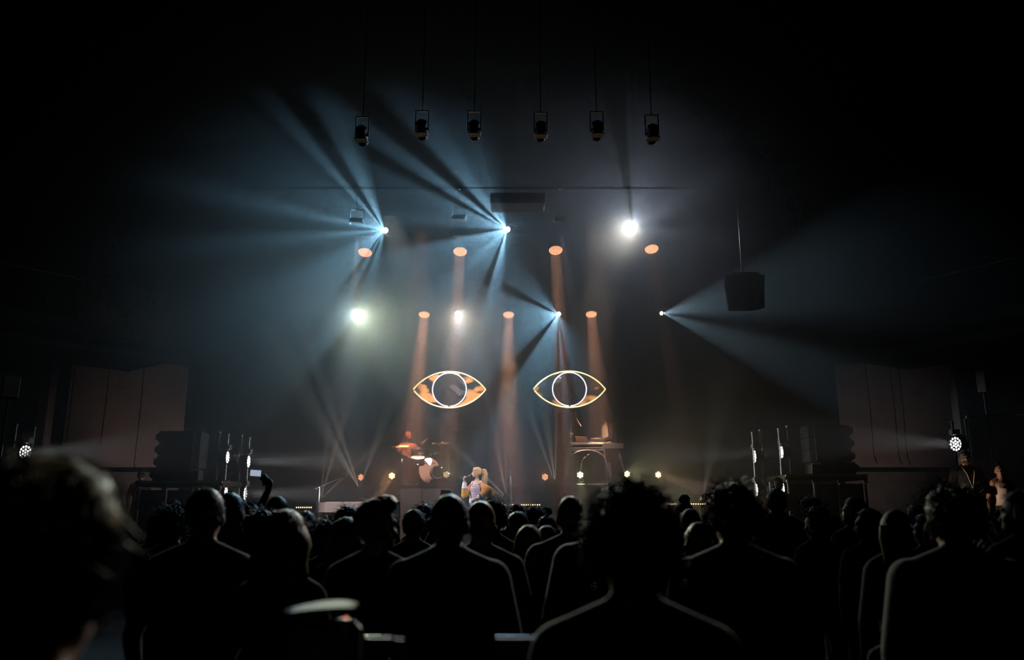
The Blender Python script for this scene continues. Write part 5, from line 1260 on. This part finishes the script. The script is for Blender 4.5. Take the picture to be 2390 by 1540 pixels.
mb = MB(); mb.lathe([(.015, 0), (.024, .012), (.025, .03), (.018, .048), (.001, .054)], 14, frame(dv * .32, dv)); mb.build('grille', DARKPL, t, True)
mb = MB(); mb.lathe([(.0245, -.003), (.0265, .003), (.0245, .009)], 14, frame(dv * .36, dv)); mb.build('ring', CHROME, t, True)

# drummer, seated
def seated(hm, arms, tagtop='top', sw=.17, girth=1.0, sleeve='short'):
    b = Body(); dz = -.40; g = girth
    T = Matrix.Translation((0, 0, dz))
    b.loft([(0, -.02, .53, .17 * g, .14), (0, -.01, .6, .175 * g, .13), (0, .005, .72, .15 * g, .105), (0, .0, .85, .172 * g, .118), (0, -.005, .96, .184 * g, .112), (0, -.008, 1.025, .155 * g, .088), (0, -.01, 1.065, .1, .066), (0, -.01, 1.095, .062, .056)], 'top')
    h2 = T @ hm; b.cap((0, -.012, 1.05), h2 @ Vector((0, 0, 1.57)), .058, .055, 'skin'); add_head(b, h2)
    for s, nm in ((-1, 'L'), (1, 'R')):
        sh = Vector((s * sw, -.008, 1.005)); el, wr = Vector(arms[nm][0]), Vector(arms[nm][1]); r = .064
        b.cap((s * sw * .6, -.01, 1.03), sh, .05, r, 'top'); mid = sh.lerp(el, .6); b.cap(sh, mid, r, r * .95, 'top'); b.cap(mid, el, .046, .041, 'skin'); b.cap(el, wr, .041, .027, 'skin')
        add_hand(b, wr, (wr - el), arms[nm][2], 1.1, -s)
        b.cap((s * .09, 0, .56), (s * .17, .42, .56), .085, .062, 'legs'); b.cap((s * .17, .42, .56), (s * .18, .42, .1), .06, .045, 'legs'); b.cap((s * .18, .4, .045), (s * .19, .56, .035), .042, .034, 'shoes')
    return b, h2
dq = P(956, 1007, 19.0); dsc = (dq.z - RZ) / 1.365
hm = head_matrix(-10, -4)
b, h2 = seated(hm, {'L': ((-.30, .16, .86), (-.28, .40, 1.02), (0, .3, -1)), 'R': ((.27, .14, .80), (.2, .36, .74), (0, .2, -1))})
C_TERRA = cloth('cloth_terracotta', (.38, .17, .11))
do = put_person(b, dict(skin=SKIN3, top=C_TERRA, legs=C_BLACK, shoes=C_SHOE), (P(952, 1040, 19).x, 19.0, RZ), R(200), dsc, 'drummer in a terracotta T-shirt and beanie behind the drum kit', None, None, None, .0105)
mb = MB(); mb.lathe([(.084, .0), (.088, .02), (.084, .05), (.068, .085), (.04, .106), (.001, .116)], 24, h2 @ Matrix.Translation((0, -.012, 1.655)) @ Matrix.Diagonal((.94, 1.14, 1, 1)))
mb.lathe([(.09, -.012), (.097, -.005), (.097, .03), (.09, .036)], 24, h2 @ Matrix.Translation((0, -.008, 1.65)) @ Matrix.Diagonal((.94, 1.14, 1, 1))); mb.build('beanie', cloth('beanie_orange', (.5, .2, .12)), do, True)
eyes(do, h2)
bpy.context.view_layer.update()
def stick(a, b_, lab):
    a, b_ = Vector(a), Vector(b_); t = thing('drumstick', lab, 'drumstick', a)
    mb = MB(); mb.tube((0, 0, 0), (b_ - a) * .9, .008, .006, 8); mb.build('shaft', mat('hickory', (.75, .5, .3), .5, 0, 20, .15), t, True)
    mb = MB(); mb.ell((b_ - a) * .92, (.009, .009, .009), 8, 6); mb.build('tip', mat('hickory', (.75, .5, .3), .5, 0, 20, .15), t, True)
lh = do.matrix_world @ Vector((-.28, .45, 1.05)); stick(lh - Vector((.05, 0, .03)), P(1001, 1021, 18.6), 'raised drumstick pointing up to the right cymbal')
rh = do.matrix_world @ Vector((.19, .42, .73)); stick(rh - Vector((-.02, 0, .02)), P(968, 1068, 18.3), 'drumstick lowered over the snare drum')

# keyboard player, standing, facing left
hm = head_matrix(-6, -8); kq = P(1412, 960, 19.3); ksc = (kq.z - RZ) / 1.77
b = standing(girth=.98, sw=.16, hm=hm, female=True, sleeve='long', arms={'L': ((-.22, .02, 1.13), (-.16, .24, 1.05), (.1, 1, -.1), (0, 0, -1), .4), 'R': ((.22, .02, 1.13), (.14, .25, 1.06), (-.1, 1, -.1), (0, 0, -1), .4)})
b.tags = ['vest' if (q[0] == 'l') else t for q, t in zip(b.p, b.tags)]
ko = put_person(b, dict(skin=SKIN, top=C_BROWN, vest=C_CREAM, legs=C_DENIM, shoes=C_SHOE), (P(1417, 1040, 19.3).x, 19.35, RZ), R(112), ksc, 'keyboard player in a cream vest with long dark hair', None, hair_mesh('long', random.Random(5), hm, 1.2), H_DARK, .0105)
eyes(ko, hm)

# man with lanyard and woman in white on the right platform
gq = P(2243, 1050, 13.6); GZ = .84; hm = head_matrix(-14, 0)
b = standing(girth=1.12, sw=.185, hm=hm, sleeve='short', beard='beard', arms={'L': ((-.27, .02, 1.12), (-.06, .21, 1.0), (.8, .35, -.35), (.2, -.8, 0), .6), 'R': ((.27, .02, 1.12), (.06, .23, 1.0), (-.8, .3, -.3), (-.2, -.8, 0), .6)})
go = put_person(b, dict(skin=SKIN, top=C_BLACK, legs=C_BLACK, shoes=C_SHOE, beard=H_BROWN), (gq.x + .05, 13.6, GZ), R(176), (gq.z - GZ) / 1.755, 'shaven-headed man in a black T-shirt with a lanyard and badge', None, hair_mesh('crop', random.Random(2), hm, 1.0), H_BROWN, .0105)
eyes(go, hm)
LAN = mat('lanyard_tape', (.55, .52, .4), .7)
mb = MB()
for s in (-1, 1): mb.path([(s * .07, -.03, 1.50), (s * .085, .06, 1.46), (s * .06, .125, 1.36), (s * .02, .135, 1.2), (0, .135, 1.13)], .007, 6)
mb.build('lanyard', LAN, go, True)
mb = MB(); mb.bbox((0, .142, 1.085), (.095, .006, .065), .004); bo = mb.build('badge', mat('badge_pale', (.5, .55, .38), .5, 0, 60, .3), go)
wq = P(2323, 1083, 13.5); hm = head_matrix(-18, 4)
b = standing(girth=.9, sw=.15, hm=hm, female=True, sleeve='none', arms={'L': ((-.25, -.06, 1.14), (-.31, -.02, .88)), 'R': ((.24, -.06, 1.14), (.27, .0, .88))})
b.tags = ['tank' if q[0] == 'l' else t for q, t in zip(b.p, b.tags)]
b.p[b.tags.index('tank')] = ('l', [(0, 0, .98, .15, .105), (0, .005, 1.1, .118, .098), (0, .005, 1.22, .13, .105), (0, .01, 1.3, .137, .11), (0, .0, 1.335, .13, .09)])
b.loft([(0, 0, .84, .155, .108), (0, 0, .95, .162, .112), (0, 0, 1.03, .13, .1)], 'legs')
b.loft([(0, 0, 1.32, .128, .085), (0, -.005, 1.40, .14, .082), (0, -.01, 1.44, .1, .062), (0, -.01, 1.48, .055, .052)], 'skin')
for s in (-1, 1): b.cap((s * .075, .08, 1.32), (s * .085, .01, 1.445), .008, .008, 'tank')
b.tags = ['skin' if t == 'top' else t for t in b.tags]
wo_ = put_person(b, dict(skin=SKIN2, tank=C_WHITE, legs=C_OLIVE, shoes=C_SHOE), (wq.x, 13.4, GZ), R(172), (wq.z - GZ) / 1.76, 'woman in a white camisole leaning back on her hands', None, hair_mesh('bun', random.Random(9), hm, .7), H_BLACK, .0105)
eyes(wo_, hm)

# stagehands half hidden behind the platforms
hm = head_matrix(0, -12); cq = P(331, 1096, 17.2)
b = standing(girth=1.0, hm=hm, sleeve='long', beard='beard')
co = put_person(b, dict(skin=SKIN2, top=C_BLACK, legs=C_BLACK, shoes=C_SHOE, beard=H_DARK), (cq.x, 17.2, STAGE_Z), R(205), (cq.z - STAGE_Z) / 1.79, 'stagehand in a dark cap peering over the left platform edge', None, None, None, .012)
cap_mesh(hm).build('cap', C_BLACK, co, True); eyes(co, hm)
hm = head_matrix(25, 0); cq = P(1814, 1113, 14.3)
t_ = P(1814, 1113, 14.3)
mb = MB(); mb.bbox((t_.x, 14.3, .22), (.9, .7, .44), .02); tag(mb.build('step_box', BLACK), 'low black step box in front of the right ladders', 'box')
b = standing(girth=1.0, hm=hm, sleeve='short')
go2 = put_person(b, dict(skin=SKIN2, top=C_GREY, legs=C_BLACK, shoes=C_SHOE), (t_.x, 14.3, .44), R(150), (cq.z - .44) / 1.762, 'stagehand with glasses standing between the right ladders', None, hair_mesh('short', random.Random(12), hm, .8), H_BLACK, .012)
eyes(go2, hm)
mb = MB()
for s in (-1, 1): mb.path([hm @ Vector((s * .032 + .018 * math.cos(a), .104, 1.622 + .015 * math.sin(a))) for a in [k * .7 for k in range(9)]], .002, 5, True)
mb.tube(hm @ Vector((-.014, .105, 1.624)), hm @ Vector((.014, .105, 1.624)), .002, n=5); mb.build('glasses', BLACKM, go2)

# ------------------------------------------------------------------ haze: a bank of stage smoke, deepest over the stage and thinning out towards the walls and the roof
mb = MB()
HX, HZ, HY, HC = 23.0, 15.5, 7.4, (-.5, 16.0, 5.2)
prof = [(math.sin(math.pi * k / 40), 0) for k in range(21)]
vs = []; fs = []; NR, NS = 22, 64
for side in (-1, 1):
    for k in range(NR):
        rho = k / NR
        for i in range(NS):
            t = 2 * math.pi * i / NS; vs.append((HX * rho * math.cos(t), (HY if side > 0 else -4.2) * (1 - rho * rho) ** (2.0 if side < 0 else 3.0), HZ * rho * math.sin(t)))
rim = len(vs)
for i in range(NS):
    t = 2 * math.pi * i / NS; vs.append((HX * math.cos(t), 0, HZ * math.sin(t)))
for sidx in (0, 1):
    b = sidx * NR * NS
    for k in range(NR):
        for i in range(NS):
            j = (i + 1) % NS
            if k == 0:
                if i % NS == 0: pass
            q = (b + k * NS + i, b + k * NS + j, (b + (k + 1) * NS + j) if k < NR - 1 else rim + j, (b + (k + 1) * NS + i) if k < NR - 1 else rim + i)
            fs.append(q if sidx == 1 else tuple(reversed(q)))
mb.add(vs, fs)
haze = mb.build('haze', haze_material('stage_haze', .027, .35), None, True, HC)
bm = bmesh.new(); bm.from_mesh(haze.data); bmesh.ops.remove_doubles(bm, verts=bm.verts, dist=1e-4); bmesh.ops.recalc_face_normals(bm, faces=bm.faces); bm.to_mesh(haze.data); bm.free()
tag(haze, 'thin blue-grey stage haze that makes the light beams visible over the band', 'haze'); haze['kind'] = 'stuff'
